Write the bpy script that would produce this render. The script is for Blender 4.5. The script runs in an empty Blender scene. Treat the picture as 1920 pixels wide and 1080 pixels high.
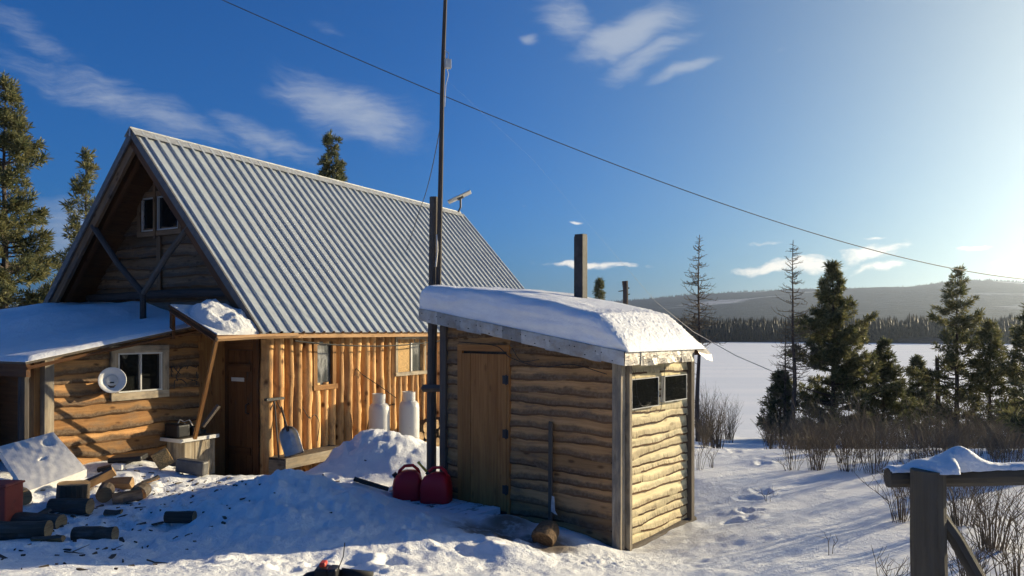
import bpy, bmesh, math, random
import numpy as np
from mathutils import Vector, noise as mn

scene = bpy.context.scene
COL = scene.collection
R = math.radians
random.seed(7)

# ------------------------------------------------------------------ camera, sky, sun, exposure
F, CX, HY, EYE = 1387.0, 960.0, 620.0, 2.3
cd = bpy.data.cameras.new("camera")
cam = bpy.data.objects.new("camera", cd); COL.objects.link(cam)
cam.location = (0, 0, EYE); cam.rotation_euler = (R(90), 0, 0)
cd.sensor_width = 36.0; cd.lens = 36.0 * F / 1920.0
cd.shift_y = (HY - 540.0) / 1920.0
cd.clip_start = 0.05; cd.clip_end = 30000
scene.camera = cam

SUN_AZ, SUN_EL = 61.0, 13.2
SKY_STRENGTH, SUN_STRENGTH, EXPOSURE = 0.05, 5.0, 0.82
scene.view_settings.view_transform = 'Standard'
scene.view_settings.look = 'None'
scene.view_settings.exposure = EXPOSURE
scene.view_settings.gamma = 1.0
scene.cycles.use_adaptive_sampling = True
scene.cycles.adaptive_threshold = 0.03
scene.cycles.max_bounces = 5
scene.cycles.diffuse_bounces = 2
scene.cycles.glossy_bounces = 2
scene.cycles.volume_bounces = 0
scene.cycles.sample_clamp_indirect = 4.0


class NT:
    def __init__(s, tree):
        s.t = tree
        tree.nodes.clear()

    def n(s, typ, ins=None, **props):
        nd = s.t.nodes.new(typ)
        for k, v in props.items():
            setattr(nd, k, v)
        for k, v in (ins or {}).items():
            sk = nd.inputs[k]
            if isinstance(v, bpy.types.NodeSocket):
                s.t.links.new(v, sk)
            else:
                sk.default_value = v
        return nd

    def math(s, op, a, b=0.0, clamp=False):
        return s.n('ShaderNodeMath', {0: a, 1: b}, operation=op, use_clamp=clamp).outputs[0]

    def mix(s, fac, a, b, blend='MIX'):
        nd = s.n('ShaderNodeMix', data_type='RGBA', blend_type=blend)
        for k, v in ((0, fac), (6, a), (7, b)):
            if isinstance(v, bpy.types.NodeSocket):
                s.t.links.new(v, nd.inputs[k])
            else:
                nd.inputs[k].default_value = v if k == 0 else (v[0], v[1], v[2], 1.0)
        return nd.outputs[2]

    def ramp(s, v, lo, hi, a=0.0, b=1.0, smooth=True):
        nd = s.n('ShaderNodeMapRange', {0: v, 1: lo, 2: hi, 3: a, 4: b},
                 interpolation_type='SMOOTHSTEP' if smooth else 'LINEAR')
        return nd.outputs[0]

    def noise(s, vec, scale, detail=3.0, rough=0.55):
        return s.n('ShaderNodeTexNoise', {'Vector': vec, 'Scale': scale, 'Detail': detail, 'Roughness': rough}).outputs[0]

    def mapping(s, vec, scale=(1, 1, 1), loc=(0, 0, 0), rot=(0, 0, 0), kind='POINT'):
        return s.n('ShaderNodeMapping', {'Vector': vec, 'Location': loc, 'Rotation': rot, 'Scale': scale}, vector_type=kind).outputs[0]


def make_world():
    w = bpy.data.worlds.new("World"); scene.world = w; w.use_nodes = True
    g = NT(w.node_tree)
    sky = g.n('ShaderNodeTexSky', sky_type='NISHITA', sun_disc=False)
    sky.sun_elevation = R(SUN_EL); sky.sun_rotation = R(SUN_AZ)
    sky.altitude = 900; sky.air_density = 1.0; sky.dust_density = 3.5; sky.ozone_density = 3.0
    d = g.n('ShaderNodeTexCoord').outputs['Generated']
    sep = g.n('ShaderNodeSeparateXYZ', {0: d})
    az = g.math('ARCTAN2', sep.outputs[0], sep.outputs[1])
    el = g.math('ARCSINE', sep.outputs[2])
    ae = g.n('ShaderNodeCombineXYZ', {0: az, 1: el, 2: 0.0}).outputs[0]
    wx = g.n('ShaderNodeTexNoise', {'Vector': ae, 'Scale': 9.0, 'Detail': 3.0}).outputs[1]
    wv = g.n('ShaderNodeVectorMath', {0: wx, 1: (0.5, 0.5, 0.5)}, operation='SUBTRACT').outputs[0]
    wv = g.n('ShaderNodeVectorMath', {0: wv, 'Scale': 0.05}, operation='SCALE').outputs[0]
    aw = g.n('ShaderNodeVectorMath', {0: ae, 1: wv}).outputs[0]
    soft, puff = None, None

    def blob(px, py, w_, h_, rot, dens):
        a = math.atan((px - CX) / F)
        e = math.atan((HY - py) / F * math.cos(a))
        m = g.mapping(aw, (w_ / F, h_ / F, 1), (a, e, 0), (0, 0, R(rot)), 'TEXTURE')
        ln = g.n('ShaderNodeVectorMath', {0: m}, operation='LENGTH').outputs['Value']
        return g.ramp(ln, 1.0, 0.0, 0.0, dens)
    for b in ((240, 190, 420, 70, -14, .62), (660, 205, 270, 95, -14, .86), (760, 235, 150, 50, -8, .45), (500, 250, 210, 50, -16, .7),
              (1180, 60, 200, 65, 18, 1.0), (1060, 40, 120, 70, -22, .75), (1210, 105, 160, 45, 20, .8), (1280, 130, 120, 22, 14, .8),
              (990, 80, 40, 18, -12, .8), (60, 60, 170, 60, -30, .5), (130, 440, 150, 130, 0, .75), (490, 268, 45, 45, 60, .62),
              (610, 45, 80, 20, -8, .35), (1465, 88, 30, 12, 10, .4)):
        o = blob(*b)
        soft = o if soft is None else g.math('MAXIMUM', soft, o)
    for b in ((1100, 499, 190, 12, -2, .95), (1500, 500, 200, 22, 0, 1.05), (1640, 480, 120, 24, 4, 1.0), (1650, 508, 90, 16, 0, .95), (1835, 465, 55, 9, 3, .85),
              (1905, 494, 50, 10, 5, .9), (1640, 453, 40, 7, 0, .6), (1445, 461, 60, 8, 2, .7), (1075, 414, 28, 8, -4, .7), (1035, 405, 40, 14, -8, .5), (1760, 452, 60, 6, 0, .4),
              (990, 380, 26, 10, 0, .45), (1060, 545, 300, 14, 0, .25)):
        o = blob(*b)
        puff = o if puff is None else g.math('MAXIMUM', puff, o)
    nv = g.mapping(aw, (8, 30, 1), rot=(0, 0, R(-14)))
    n1 = g.math('ADD', g.math('MULTIPLY', g.noise(nv, 1.0, 9.0, 0.74), .8), g.math('MULTIPLY', g.noise(g.mapping(aw, (14, 110, 1), rot=(0, 0, R(-18))), 1.0, 7.0, 0.66), .38))
    n2 = g.noise(g.mapping(aw, (30, 70, 1)), 1.0, 6.0, 0.62)
    fs = g.ramp(g.math('ADD', g.math('MULTIPLY', soft, 0.85), n1), 0.80, 1.46)
    fp = g.ramp(g.math('ADD', g.math('MULTIPLY', puff, .8), g.math('MULTIPLY', n2, 1.3)), 0.98, 1.42)
    sdir = (math.sin(R(SUN_AZ)) * math.cos(R(SUN_EL)), math.cos(R(SUN_AZ)) * math.cos(R(SUN_EL)), math.sin(R(SUN_EL)))
    dot = g.n('ShaderNodeVectorMath', {0: d, 1: sdir}, operation='DOT_PRODUCT').outputs['Value']
    tint = g.mix(g.ramp(dot, .40, 1.0), (.185, .83, 1.6), (.62, .93, 1.02))
    skc = g.mix(1.0, sky.outputs[0], tint, 'MULTIPLY')
    aur = g.math('POWER', g.math('MAXIMUM', dot, 0.0), 10.0)      # the pale aureole round the low sun
    skc = g.mix(aur, skc, (9.6, 9.5, 8.6))
    c1 = g.mix(g.math('MULTIPLY', fs, 0.72), skc, (5.6, 6.3, 7.3))
    c2 = g.mix(g.math('MULTIPLY', fp, 0.85), c1, (15.5, 14.2, 12.2))
    bg = g.n('ShaderNodeBackground', {'Color': c2, 'Strength': SKY_STRENGTH})
    g.n('ShaderNodeOutputWorld', {0: bg.outputs[0]})


make_world()
sl = bpy.data.lights.new("sun", 'SUN'); sl.energy = SUN_STRENGTH; sl.angle = R(0.5); sl.color = (1.0, 0.84, 0.56)
so = bpy.data.objects.new("sun", sl); COL.objects.link(so)
sd = Vector((math.sin(R(SUN_AZ)) * math.cos(R(SUN_EL)), math.cos(R(SUN_AZ)) * math.cos(R(SUN_EL)), math.sin(R(SUN_EL))))
so.rotation_euler = (-sd).to_track_quat('-Z', 'Y').to_euler()
so.location = (60, 40, 60)

# ------------------------------------------------------------------ helpers
def P(px, py, Y):
    return Vector(((px - CX) / F * Y, Y, EYE - (py - HY) / F * Y))


class Fr:
    """A local frame: x along, y outward, z up."""
    def __init__(s, o, ex, ey, ez=(0, 0, 1)):
        s.o, s.x, s.y, s.z = Vector(o), Vector(ex), Vector(ey), Vector(ez)

    def p(s, x, y, z):
        return s.o + s.x * x + s.y * y + s.z * z


WORLD = Fr((0, 0, 0), (1, 0, 0), (0, 1, 0))


class MB:
    def __init__(s):
        s.v, s.f, s.uv, s.m = [], [], [], []

    def quad(s, a, b, c, d, uv=None, m=0):
        i = len(s.v); s.v += [a, b, c, d]; s.f.append((i, i + 1, i + 2, i + 3))
        s.uv.append(uv or [(0, 0), (1, 0), (1, 1), (0, 1)]); s.m.append(m)

    def face(s, idx, uv, m=0):
        s.f.append(tuple(idx)); s.uv.append(uv); s.m.append(m)

    def box(s, fr, x0, x1, y0, y1, z0, z1, m=0, jit=0.0, grain=None):
        """closed box in frame fr, uv in metres with u along the longest side"""
        L = (x1 - x0, y1 - y0, z1 - z0)
        ax = grain if grain is not None else max(range(3), key=lambda k: L[k])
        off = (random.random() * 20, random.random() * 20)
        b = len(s.v); cs = []
        for z in (z0, z1):
            for y in (y0, y1):
                for x in (x0, x1):
                    cs.append((x, y, z))
                    q = fr.p(x, y, z)
                    if jit:
                        q = q + Vector([random.uniform(-jit, jit) for _ in range(3)])
                    s.v.append(q)
        for fc in ((0, 2, 3, 1), (4, 5, 7, 6), (0, 1, 5, 4), (2, 6, 7, 3), (0, 4, 6, 2), (1, 3, 7, 5)):
            uv = []
            for k in fc:
                c = cs[k]; o = [c[j] for j in range(3) if j != ax]
                uv.append((c[ax] + off[0], o[0] + o[1] * .73 + off[1]))
            s.face([b + k for k in fc], uv, m)

    def tube(s, pts, rad, n=8, cap=True, m=0, capm=None, flat=1.0):
        pts = [Vector(p) for p in pts]
        if not isinstance(rad, (list, tuple)):
            rad = [rad] * len(pts)
        off = random.random() * 20
        b = len(s.v); dist = 0.0
        up = None; ds = []
        for i, p in enumerate(pts):
            t = (pts[min(i + 1, len(pts) - 1)] - pts[max(i - 1, 0)]).normalized()
            if up is None:
                up = Vector((0, 0, 1)) if abs(t.z) < .9 else Vector((1, 0, 0))
            side = t.cross(up).normalized(); u2 = side.cross(t).normalized(); up = u2
            if i: dist += (p - pts[i - 1]).length
            ds.append(dist)
            for k in range(n):
                a = 2 * math.pi * k / n
                s.v.append(p + side * (math.cos(a) * rad[i]) + u2 * (math.sin(a) * rad[i] * flat))
        for i in range(len(pts) - 1):
            for k in range(n):
                k2 = (k + 1) % n; r = rad[i] * 6.28 / n
                s.face((b + i * n + k, b + i * n + k2, b + (i + 1) * n + k2, b + (i + 1) * n + k),
                       [(ds[i] + off, k * r), (ds[i] + off, (k + 1) * r), (ds[i + 1] + off, (k + 1) * r), (ds[i + 1] + off, k * r)], m)
        if cap:
            for i, rev in ((0, True), (len(pts) - 1, False)):
                idx = [b + i * n + k for k in range(n)]
                uv = [(.3 * math.cos(6.28 * k / n), .3 * math.sin(6.28 * k / n)) for k in range(n)]
                if rev: idx.reverse()
                s.face(idx, uv, m if capm is None else capm)

    def lathe(s, fr, prof, n=20, m=0):
        """profile of (radius, height) turned about fr.z"""
        b = len(s.v)
        for r, h in prof:
            for k in range(n):
                a = 2 * math.pi * k / n
                s.v.append(fr.p(r * math.cos(a), r * math.sin(a), h))
        for i in range(len(prof) - 1):
            for k in range(n):
                k2 = (k + 1) % n
                s.face((b + i * n + k, b + i * n + k2, b + (i + 1) * n + k2, b + (i + 1) * n + k),
                       [(i * .1, k * .1), (i * .1, k * .1 + .1), (i * .1 + .1, k * .1 + .1), (i * .1 + .1, k * .1)], m)

    def grid(s, P2, m=0, uvs=1.0, wrap=False):
        """P2[i][j] of points"""
        b = len(s.v); ni, nj = len(P2), len(P2[0])
        for row in P2:
            s.v += row
        for i in range(ni - 1):
            for j in range(nj - 1):
                s.face((b + i * nj + j, b + (i + 1) * nj + j, b + (i + 1) * nj + j + 1, b + i * nj + j + 1),
                       [(i * uvs, j * uvs), (i * uvs + uvs, j * uvs), (i * uvs + uvs, j * uvs + uvs), (i * uvs, j * uvs + uvs)], m)

    def build(s, name, mats, parent=None, loc=None, smooth=False, bevel=0.0, recalc=True):
        if not isinstance(mats, (list, tuple)): mats = [mats]
        me = bpy.data.meshes.new(name)
        o = Vector((0, 0, 0))
        if parent is not None: o = Vector(ROOT[parent.name])
        elif loc is not None: o = Vector(loc)
        me.from_pydata([tuple(Vector(v) - o) for v in s.v], [], s.f)
        ul = me.uv_layers.new(name="UVMap")
        flat = [c for fuv in s.uv for p in fuv for c in p]
        ul.data.foreach_set("uv", flat)
        me.polygons.foreach_set("material_index", s.m)
        for mt in mats: me.materials.append(mt)
        if smooth: me.polygons.foreach_set("use_smooth", [True] * len(me.polygons))
        if recalc:
            bm = bmesh.new(); bm.from_mesh(me)
            bmesh.ops.recalc_face_normals(bm, faces=bm.faces)
            bm.to_mesh(me); bm.free()
        me.update()
        ob = bpy.data.objects.new(name, me); COL.objects.link(ob)
        if parent is not None:
            ob.parent = parent; ROOT[ob.name] = tuple(o)
        else:
            ob.location = o
        if bevel:
            bv = ob.modifiers.new("bevel", 'BEVEL'); bv.width = bevel; bv.segments = 2; bv.limit_method = 'ANGLE'
        return ob


ROOT = {}


def tag(o, label=None, cat=None, group=None, kind=None):
    if label: o['label'] = label
    if cat: o['category'] = cat
    if group: o['group'] = group
    if kind: o['kind'] = kind
    return o


def thing(name, label, cat, loc, group=None):
    o = bpy.data.objects.new(name, None); COL.objects.link(o)
    o.location = loc; o.empty_display_size = .1
    ROOT[o.name] = tuple(loc)
    return tag(o, label, cat, group)


def copy_tree(root, loc, rz=0.0, sc=1.0, label=None, group=None):
    r = root.copy(); COL.objects.link(r)
    r.location = loc; r.rotation_euler = (0, 0, rz); r.scale = (sc, sc, sc)
    if label: r['label'] = label
    if group: r['group'] = group
    for ch in root.children:
        c = ch.copy(); COL.objects.link(c); c.parent = r
    return r


# vectorised gradient noise for the terrain and snow
_rs = np.random.RandomState(11)
_perm = _rs.permutation(4096)
_ang = _rs.rand(4096) * 2 * np.pi
_gx, _gy = np.cos(_ang), np.sin(_ang)


def pnoise(x, y):
    x = np.asarray(x, float); y = np.asarray(y, float)
    xi = np.floor(x).astype(np.int64); yi = np.floor(y).astype(np.int64)
    xf = x - xi; yf = y - yi

    def gr(ix, iy, dx, dy):
        h = _perm[(_perm[ix & 4095] + iy) & 4095]
        return _gx[h] * dx + _gy[h] * dy
    u = xf * xf * xf * (xf * (xf * 6 - 15) + 10); v = yf * yf * yf * (yf * (yf * 6 - 15) + 10)
    a = gr(xi, yi, xf, yf); b = gr(xi + 1, yi, xf - 1, yf)
    c = gr(xi, yi + 1, xf, yf - 1); d = gr(xi + 1, yi + 1, xf - 1, yf - 1)
    return ((a + (b - a) * u) + ((c + (d - c) * u) - (a + (b - a) * u)) * v) * 1.4


def fbm(x, y, o=4, g=.5):
    s, a = 0, 1.0
    for k in range(o):
        s = s + a * pnoise(x * 2 ** k + 17.3 * k, y * 2 ** k - 9.1 * k); a *= g
    return s


def sstep(x, a, b):
    t = np.clip((np.asarray(x, float) - a) / (b - a), 0, 1)
    return t * t * (3 - 2 * t)


# ------------------------------------------------------------------ materials
def new_mat(name):
    m = bpy.data.materials.new(name); m.use_nodes = True
    return m, NT(m.node_tree)


def finish(g, col, rough=.6, metal=0.0, bump=None, bstr=.3, bdist=.01, spec=.4, **extra):
    ins = {'Base Color': col if isinstance(col, bpy.types.NodeSocket) else (*col, 1), 'Roughness': rough, 'Metallic': metal, 'Specular IOR Level': spec}
    ins.update(extra)
    if bump is not None:
        ins['Normal'] = g.n('ShaderNodeBump', {'Height': bump, 'Strength': bstr, 'Distance': bdist}).outputs[0]
    b = g.n('ShaderNodeBsdfPrincipled', ins)
    g.n('ShaderNodeOutputMaterial', {0: b.outputs[0]})


def wood(name, c1, c2, grey=0.2, greyc=(.17, .155, .135), knots=.6, contrast=.35, rough=.75, gscale=1.0, edge=0.0, cracks=0.0):
    m, g = new_mat(name)
    uv = g.n('ShaderNodeUVMap').outputs[0]
    raw = uv
    isl = g.n('ShaderNodeNewGeometry').outputs['Random Per Island']
    shift = g.n('ShaderNodeCombineXYZ', {0: g.math('MULTIPLY', isl, 91.0), 1: g.math('MULTIPLY', isl, 37.0), 2: g.math('MULTIPLY', isl, 13.0)}).outputs[0]
    uv = g.n('ShaderNodeVectorMath', {0: uv, 1: shift}).outputs[0]
    grain = g.noise(g.mapping(uv, (1.6 * gscale, 38 * gscale, 1)), 1.0, 4, .6)
    blot = g.noise(g.mapping(uv, (1.5, 5, 1)), 1.0, 4, .6)
    fine = g.noise(g.mapping(uv, (9, 160, 1)), 1.0, 2, .5)
    col = g.mix(g.ramp(g.math('ADD', g.math('MULTIPLY', grain, .6), g.math('MULTIPLY', blot, .4)), .32, .68), c1, c2)
    tone = g.ramp(isl, 0, 1, 1 - contrast, 1 + contrast * .8, False)
    tn = g.n('ShaderNodeCombineXYZ', {0: tone, 1: tone, 2: tone}).outputs[0]
    col = g.mix(1.0, col, tn, 'MULTIPLY')
    gm = g.ramp(g.noise(g.mapping(uv, (2.2, 7, 1), (5, 3, 0)), 1.0, 5, .65), .68 - grey * .42, .82 - grey * .25)
    gm = g.math('MULTIPLY', gm, min(1.0, .45 + grey))
    col = g.mix(gm, col, greyc)
    vor = g.n('ShaderNodeTexVoronoi', {'Vector': g.mapping(uv, (3.6, 9.0, 1)), 'Scale': 1.0, 'Randomness': 1.0}, feature='F1').outputs['Distance']
    kn = g.ramp(vor, .24, .07, 0, knots)
    col = g.mix(kn, col, (c2[0] * .22, c2[1] * .18, c2[2] * .16))
    if edge or cracks:      # uv v runs in metres from the lower lip of each slab, plus a multiple of 10
        sv = g.n('ShaderNodeSeparateXYZ', {0: raw}).outputs[1]
        v = g.math('MULTIPLY', g.math('FRACT', g.math('MULTIPLY', sv, .1)), 10.0)
    if edge:
        wn = g.noise(g.mapping(uv, (3.2, 4, 1), (9, 1, 0)), 1.0, 5, .7)
        em = g.math('MULTIPLY', g.ramp(g.math('SUBTRACT', v, g.math('MULTIPLY', wn, .16)), .035, -.015), edge)
        sp = g.noise(g.mapping(uv, (26, 26, 1)), 1.0, 4, .7)
        col = g.mix(em, col, g.mix(g.ramp(sp, .4, .62), (greyc[0] * .55, greyc[1] * .5, greyc[2] * .48), greyc))
    if cracks:
        cn = g.noise(g.mapping(uv, (34, 3.0, 1), (2, 8, 0)), 1.0, 3, .6)
        cm = g.math('MULTIPLY', g.math('MULTIPLY', g.ramp(cn, .53, .62), g.ramp(v, .11, .02)), cracks)
        col = g.mix(cm, col, (c2[0] * .16, c2[1] * .14, c2[2] * .12))
    h = g.math('ADD', g.math('MULTIPLY', grain, .7), g.math('ADD', g.math('MULTIPLY', fine, .5), g.math('MULTIPLY', blot, .8)))
    finish(g, col, rough, bump=h, bstr=.7, bdist=.008, spec=.2)
    return m


M = {}
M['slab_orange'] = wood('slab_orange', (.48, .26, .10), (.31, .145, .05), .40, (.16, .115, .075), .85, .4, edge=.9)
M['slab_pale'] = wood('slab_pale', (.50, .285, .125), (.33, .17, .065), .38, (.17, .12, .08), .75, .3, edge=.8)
M['slab_lit'] = wood('slab_lit', (.97, .85, .50), (.90, .72, .40), .12, (.26, .21, .15), .6, .15, edge=.5, cracks=1.0)  # lit copy of the hut siding: low sun's brightness put into the colour
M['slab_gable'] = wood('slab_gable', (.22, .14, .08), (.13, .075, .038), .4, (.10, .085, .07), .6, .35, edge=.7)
M['bark'] = wood('bark_edge', (.16, .085, .04), (.07, .038, .02), .3, (.09, .075, .06), 0)
M['log_pine'] = wood('log_pine', (.68, .42, .18), (.38, .18, .065), .42, (.13, .085, .05), .95, .4)
M['plank'] = wood('plank', (.34, .18, .065), (.21, .095, .033), .25, (.13, .1, .075), .6, .22)
M['plank_dark'] = wood('plank_dark', (.14, .065, .027), (.08, .036, .016), .3, (.06, .05, .04), .4, .3)
M['door_wood'] = wood('door_wood', (.42, .19, .06), (.28, .115, .036), .15, (.16, .1, .06), .35, .12)
M['fascia_wood'] = wood('fascia_wood', (.50, .31, .16), (.36, .2, .09), .3, (.2, .17, .13), .3)
M['grey_wood'] = wood('grey_wood', (.145, .12, .095), (.085, .068, .052), .5, (.11, .10, .09), .5, .25)
M['fence_wood'] = wood('fence_wood', (.10, .085, .062), (.058, .048, .036), .5, (.085, .078, .066), .4, .2)
M['post_wood'] = wood('post_wood', (.13, .11, .09), (.075, .06, .05), .4, (.10, .095, .09), .3, .1)
M['trim_grey'] = wood('trim_grey', (.42, .36, .27), (.26, .2, .13), .6, (.17, .15, .125), .5, .2)
M['beam_dark'] = wood('beam_dark', (.085, .07, .06), (.045, .038, .034), .4, (.06, .06, .06), .2, .2)
M['cut_end'] = wood('cut_end', (.42, .28, .14), (.26, .16, .08), .3, (.14, .11, .08), 0, .2, gscale=.6)
M['fire_bark'] = wood('fire_bark', (.10, .075, .055), (.045, .035, .028), .5, (.12, .11, .10), .3, .4)
M['split_wood'] = wood('split_wood', (.40, .24, .11), (.24, .13, .06), .3, (.15, .12, .09), .3, .35)


def plain(name, col, rough=.5, metal=0.0, nscale=12.0, var=.25, bstr=.15, spec=.4):
    m, g = new_mat(name)
    tc = g.n('ShaderNodeTexCoord').outputs['Object']
    n1 = g.noise(tc, nscale, 5, .6); n2 = g.noise(tc, nscale * 6, 3, .6)
    c = g.mix(g.ramp(n1, .3, .72), tuple(x * (1 - var) for x in col), tuple(min(1, x * (1 + var * .5)) for x in col))
    finish(g, c, rough, metal, g.math('ADD', n1, g.math('MULTIPLY', n2, .4)), bstr, .004, spec)
    return m


def rusty(name, col, stain, amount=.5, rough=.45, metal=0.0):
    m, g = new_mat(name)
    tc = g.n('ShaderNodeTexCoord').outputs['Object']
    n1 = g.noise(tc, 6, 6, .7); n2 = g.noise(g.mapping(tc, (14, 14, 2)), 1, 4, .6)
    s = g.ramp(g.math('ADD', g.math('MULTIPLY', n1, .6), g.math('MULTIPLY', n2, .4)), .68 - .3 * amount, .8 - .2 * amount)
    c = g.mix(g.math('MULTIPLY', s, .8), col, stain)
    finish(g, c, rough, metal, n1, .2, .004)
    return m


M['black'] = plain('black_plastic', (.018, .018, .02), .45)
M['rubber'] = plain('black_rubber', (.012, .012, .012), .7)
M['white_paint'] = rusty('white_paint', (.56, .55, .53), (.30, .25, .19), .42, .45)
M['foam'] = plain('foam_board', (.72, .70, .66), .8, 0, 22, .10, .05)
M['enamel'] = rusty('enamel', (.66, .65, .62), (.33, .31, .29), .35, .35)
M['red_plastic'] = rusty('red_plastic', (.62, .014, .022), (.3, .015, .018), .3, .42)
M['rust_red'] = rusty('rust_red', (.32, .05, .03), (.13, .04, .025), .5, .6)
M['yellow_plastic'] = plain('yellow_plastic', (.9, .55, .08), .45)
M['grey_plastic'] = plain('grey_plastic', (.11, .105, .10), .55)
M['aluminium'] = plain('aluminium', (.42, .42, .41), .42, .85, 9, .2, .1)
M['window_white'] = plain('window_white', (.50, .50, .48), .45, 0, 8, .1, .05)
M['osb'] = plain('osb_board', (.55, .34, .13), .8, 0, 60, .55, .3)
M['teal'] = plain('teal_cloth', (.10, .17, .15), .8)
M['paper'] = plain('paper', (.6, .58, .55), .8)
M['straw'] = plain('straw_brown', (.17, .105, .055), .95, 0, 40, .6, .9)
M['cap_red'] = plain('switch_red', (.6, .06, .03), .4)
M['flue'] = plain('flue_dark', (.05, .048, .047), .7, 0, 8, .4, .3)
M['wire'] = plain('wire', (.03, .03, .032), .6)
M['pale_rope'] = plain('pale_rope', (.55, .52, .48), .7)


def glass_mat():
    m, g = new_mat('dark_glass')
    tc = g.n('ShaderNodeTexCoord').outputs['Object']
    n = g.noise(tc, 3.0, 3, .5)
    finish(g, (.010, .011, .011), .03, 0, n, .05, .02, spec=.5)
    return m


M['glass'] = glass_mat()


def milky_glass():
    m, g = new_mat('milky_glass')
    tc = g.n('ShaderNodeTexCoord').outputs['Object']
    n = g.noise(g.mapping(tc, (6, 6, 2)), 1.0, 5, .7)
    c = g.mix(g.ramp(n, .42, .7), (.035, .04, .04), (.32, .32, .31))
    finish(g, c, .12, 0, n, .1, .02, spec=.5)
    return m


M['milky_glass'] = milky_glass()


def metal_roof():
    m, g = new_mat('ribbed_steel')
    tc = g.n('ShaderNodeTexCoord').outputs['Object']
    n = g.noise(tc, 1.3, 4, .6); n2 = g.noise(tc, 40, 3, .6)
    c = g.mix(g.ramp(n, .3, .7), (.37, .40, .43), (.43, .46, .48))
    finish(g, c, g.ramp(n2, .3, .7, .42, .52), .25, spec=.3)
    return m


M['metal_roof'] = metal_roof()
M['ridge_tin'] = plain('ridge_tin', (.34, .35, .36), .6, .2)


def flashing():
    m, g = new_mat('flashing_tin')
    tc = g.n('ShaderNodeTexCoord').outputs['Object']
    isl = g.n('ShaderNodeNewGeometry').outputs['Random Per Island']
    n = g.noise(tc, 7, 5, .65)
    c = g.mix(g.ramp(n, .35, .7), (.60, .57, .52), (.44, .37, .30))
    t = g.ramp(isl, 0, 1, .5, 1.15, False)
    c = g.mix(1.0, c, g.n('ShaderNodeCombineXYZ', {0: t, 1: t, 2: t}).outputs[0], 'MULTIPLY')
    finish(g, c, .42, .35, n, .5, .03)
    return m


M['flashing'] = flashing()


def snow_mat(name, dirt=False, rough_amt=1.0, granular=1.0):
    m, g = new_mat(name)
    pos = g.n('ShaderNodeNewGeometry').outputs['Position']
    n1 = g.noise(pos, 5.0, 5, .6); n2 = g.noise(pos, 38.0, 4, .65); n3 = g.noise(pos, 150.0, 2, .6)
    col = g.mix(g.ramp(n1, .3, .7), (.80, .81, .83), (.87, .88, .88))
    if dirt:
        def spot(x, y, r0, r1):
            d = g.n('ShaderNodeVectorMath', {0: g.n('ShaderNodeVectorMath', {0: pos, 1: (1, 1, 0)}, operation='MULTIPLY').outputs[0], 1: (x, y, 0)}, operation='DISTANCE').outputs['Value']
            return g.ramp(d, r1, r0)
        big = g.noise(pos, 2.6, 6, .7)
        m1 = g.math('MULTIPLY', g.math('MAXIMUM', g.math('MAXIMUM', spot(-.25, 7.5, .15, .6), spot(-.05, 7.85, .1, .45)), spot(.32, 7.35, .15, .5)), g.ramp(big, .30, .52))
        col = g.mix(g.math('MULTIPLY', m1, .93), col, (.15, .105, .065))
        # trodden, chip-strewn yard
        m2 = g.math('MULTIPLY', g.math('MAXIMUM', spot(-4.4, 8.4, .8, 2.6), spot(-3.9, 11.0, .5, 1.6)), g.ramp(g.noise(pos, 9.0, 6, .75), .52, .72))
        col = g.mix(g.math('MULTIPLY', m2, .6), col, (.24, .18, .13))
        m3 = spot(-3.9, 11.3, .4, 1.2)
        col = g.mix(g.math('MULTIPLY', m3, .75), col, (.12, .085, .06))
    h = g.math('ADD', g.math('MULTIPLY', n1, 1.2), g.math('ADD', g.math('MULTIPLY', n2, .5 * granular), g.math('MULTIPLY', n3, .15 * granular)))
    finish(g, col, .6, 0, h, .8 * rough_amt, .035, spec=.3)
    return m


M['snow_ground'] = snow_mat('snow_ground', True)
M['snow'] = snow_mat('snow_plain')
M['snow_crust'] = snow_mat('snow_crust', False, 1.3, 2.0)
M['snow_smooth'] = snow_mat('snow_smooth', False, .5, 1.4)


def lake_mat():
    m, g = new_mat('lake_snow')
    pos = g.n('ShaderNodeNewGeometry').outputs['Position']
    n1 = g.noise(g.mapping(pos, (.02, .16, 1)), 1.0, 6, .65)
    n2 = g.noise(g.mapping(pos, (.5, 1.4, 1)), 1.0, 4, .6)
    col = g.mix(g.ramp(n1, .38, .62), (.84, .86, .88), (.93, .93, .93))
    finish(g, col, .6, 0, g.math('ADD', n1, g.math('MULTIPLY', n2, .3)), .6, .25, spec=.3)
    return m


M['lake'] = lake_mat()


def frosted_wood():
    m, g = new_mat('frosted_slats')
    pos = g.n('ShaderNodeNewGeometry').outputs['Position']
    n1 = g.noise(pos, 4.0, 5, .65)
    col = g.mix(g.ramp(n1, .36, .5), (.16, .12, .09), (.78, .80, .84))
    finish(g, col, .7, 0, n1, .3, .01)
    return m


M['frosted'] = frosted_wood()


def hill_mat():
    m, g = new_mat('hill_forest')
    pos = g.n('ShaderNodeNewGeometry').outputs['Position']
    n1 = g.noise(g.mapping(pos, (.0016, .0030, .010)), 1.0, 5, .6)
    n2 = g.noise(pos, .045, 5, .7)
    sep = g.n('ShaderNodeSeparateXYZ', {0: pos})
    up = g.ramp(sep.outputs[2], 30, 120)
    clear = g.ramp(g.math('ADD', n1, g.math('MULTIPLY', up, .06)), .60, .66)
    forest = g.mix(g.ramp(n2, .4, .66), (.009, .022, .034), (.024, .046, .072))  # forest shifted to blue, distance haze mixed into its own colour
    col = g.mix(g.math('MULTIPLY', clear, g.ramp(n2, .35, .6, .35, .85)), forest, (.55, .57, .62))
    finish(g, col, .9, 0, n2, 1.0, 8.0, spec=.1)
    return m


M['hill'] = hill_mat()


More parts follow.
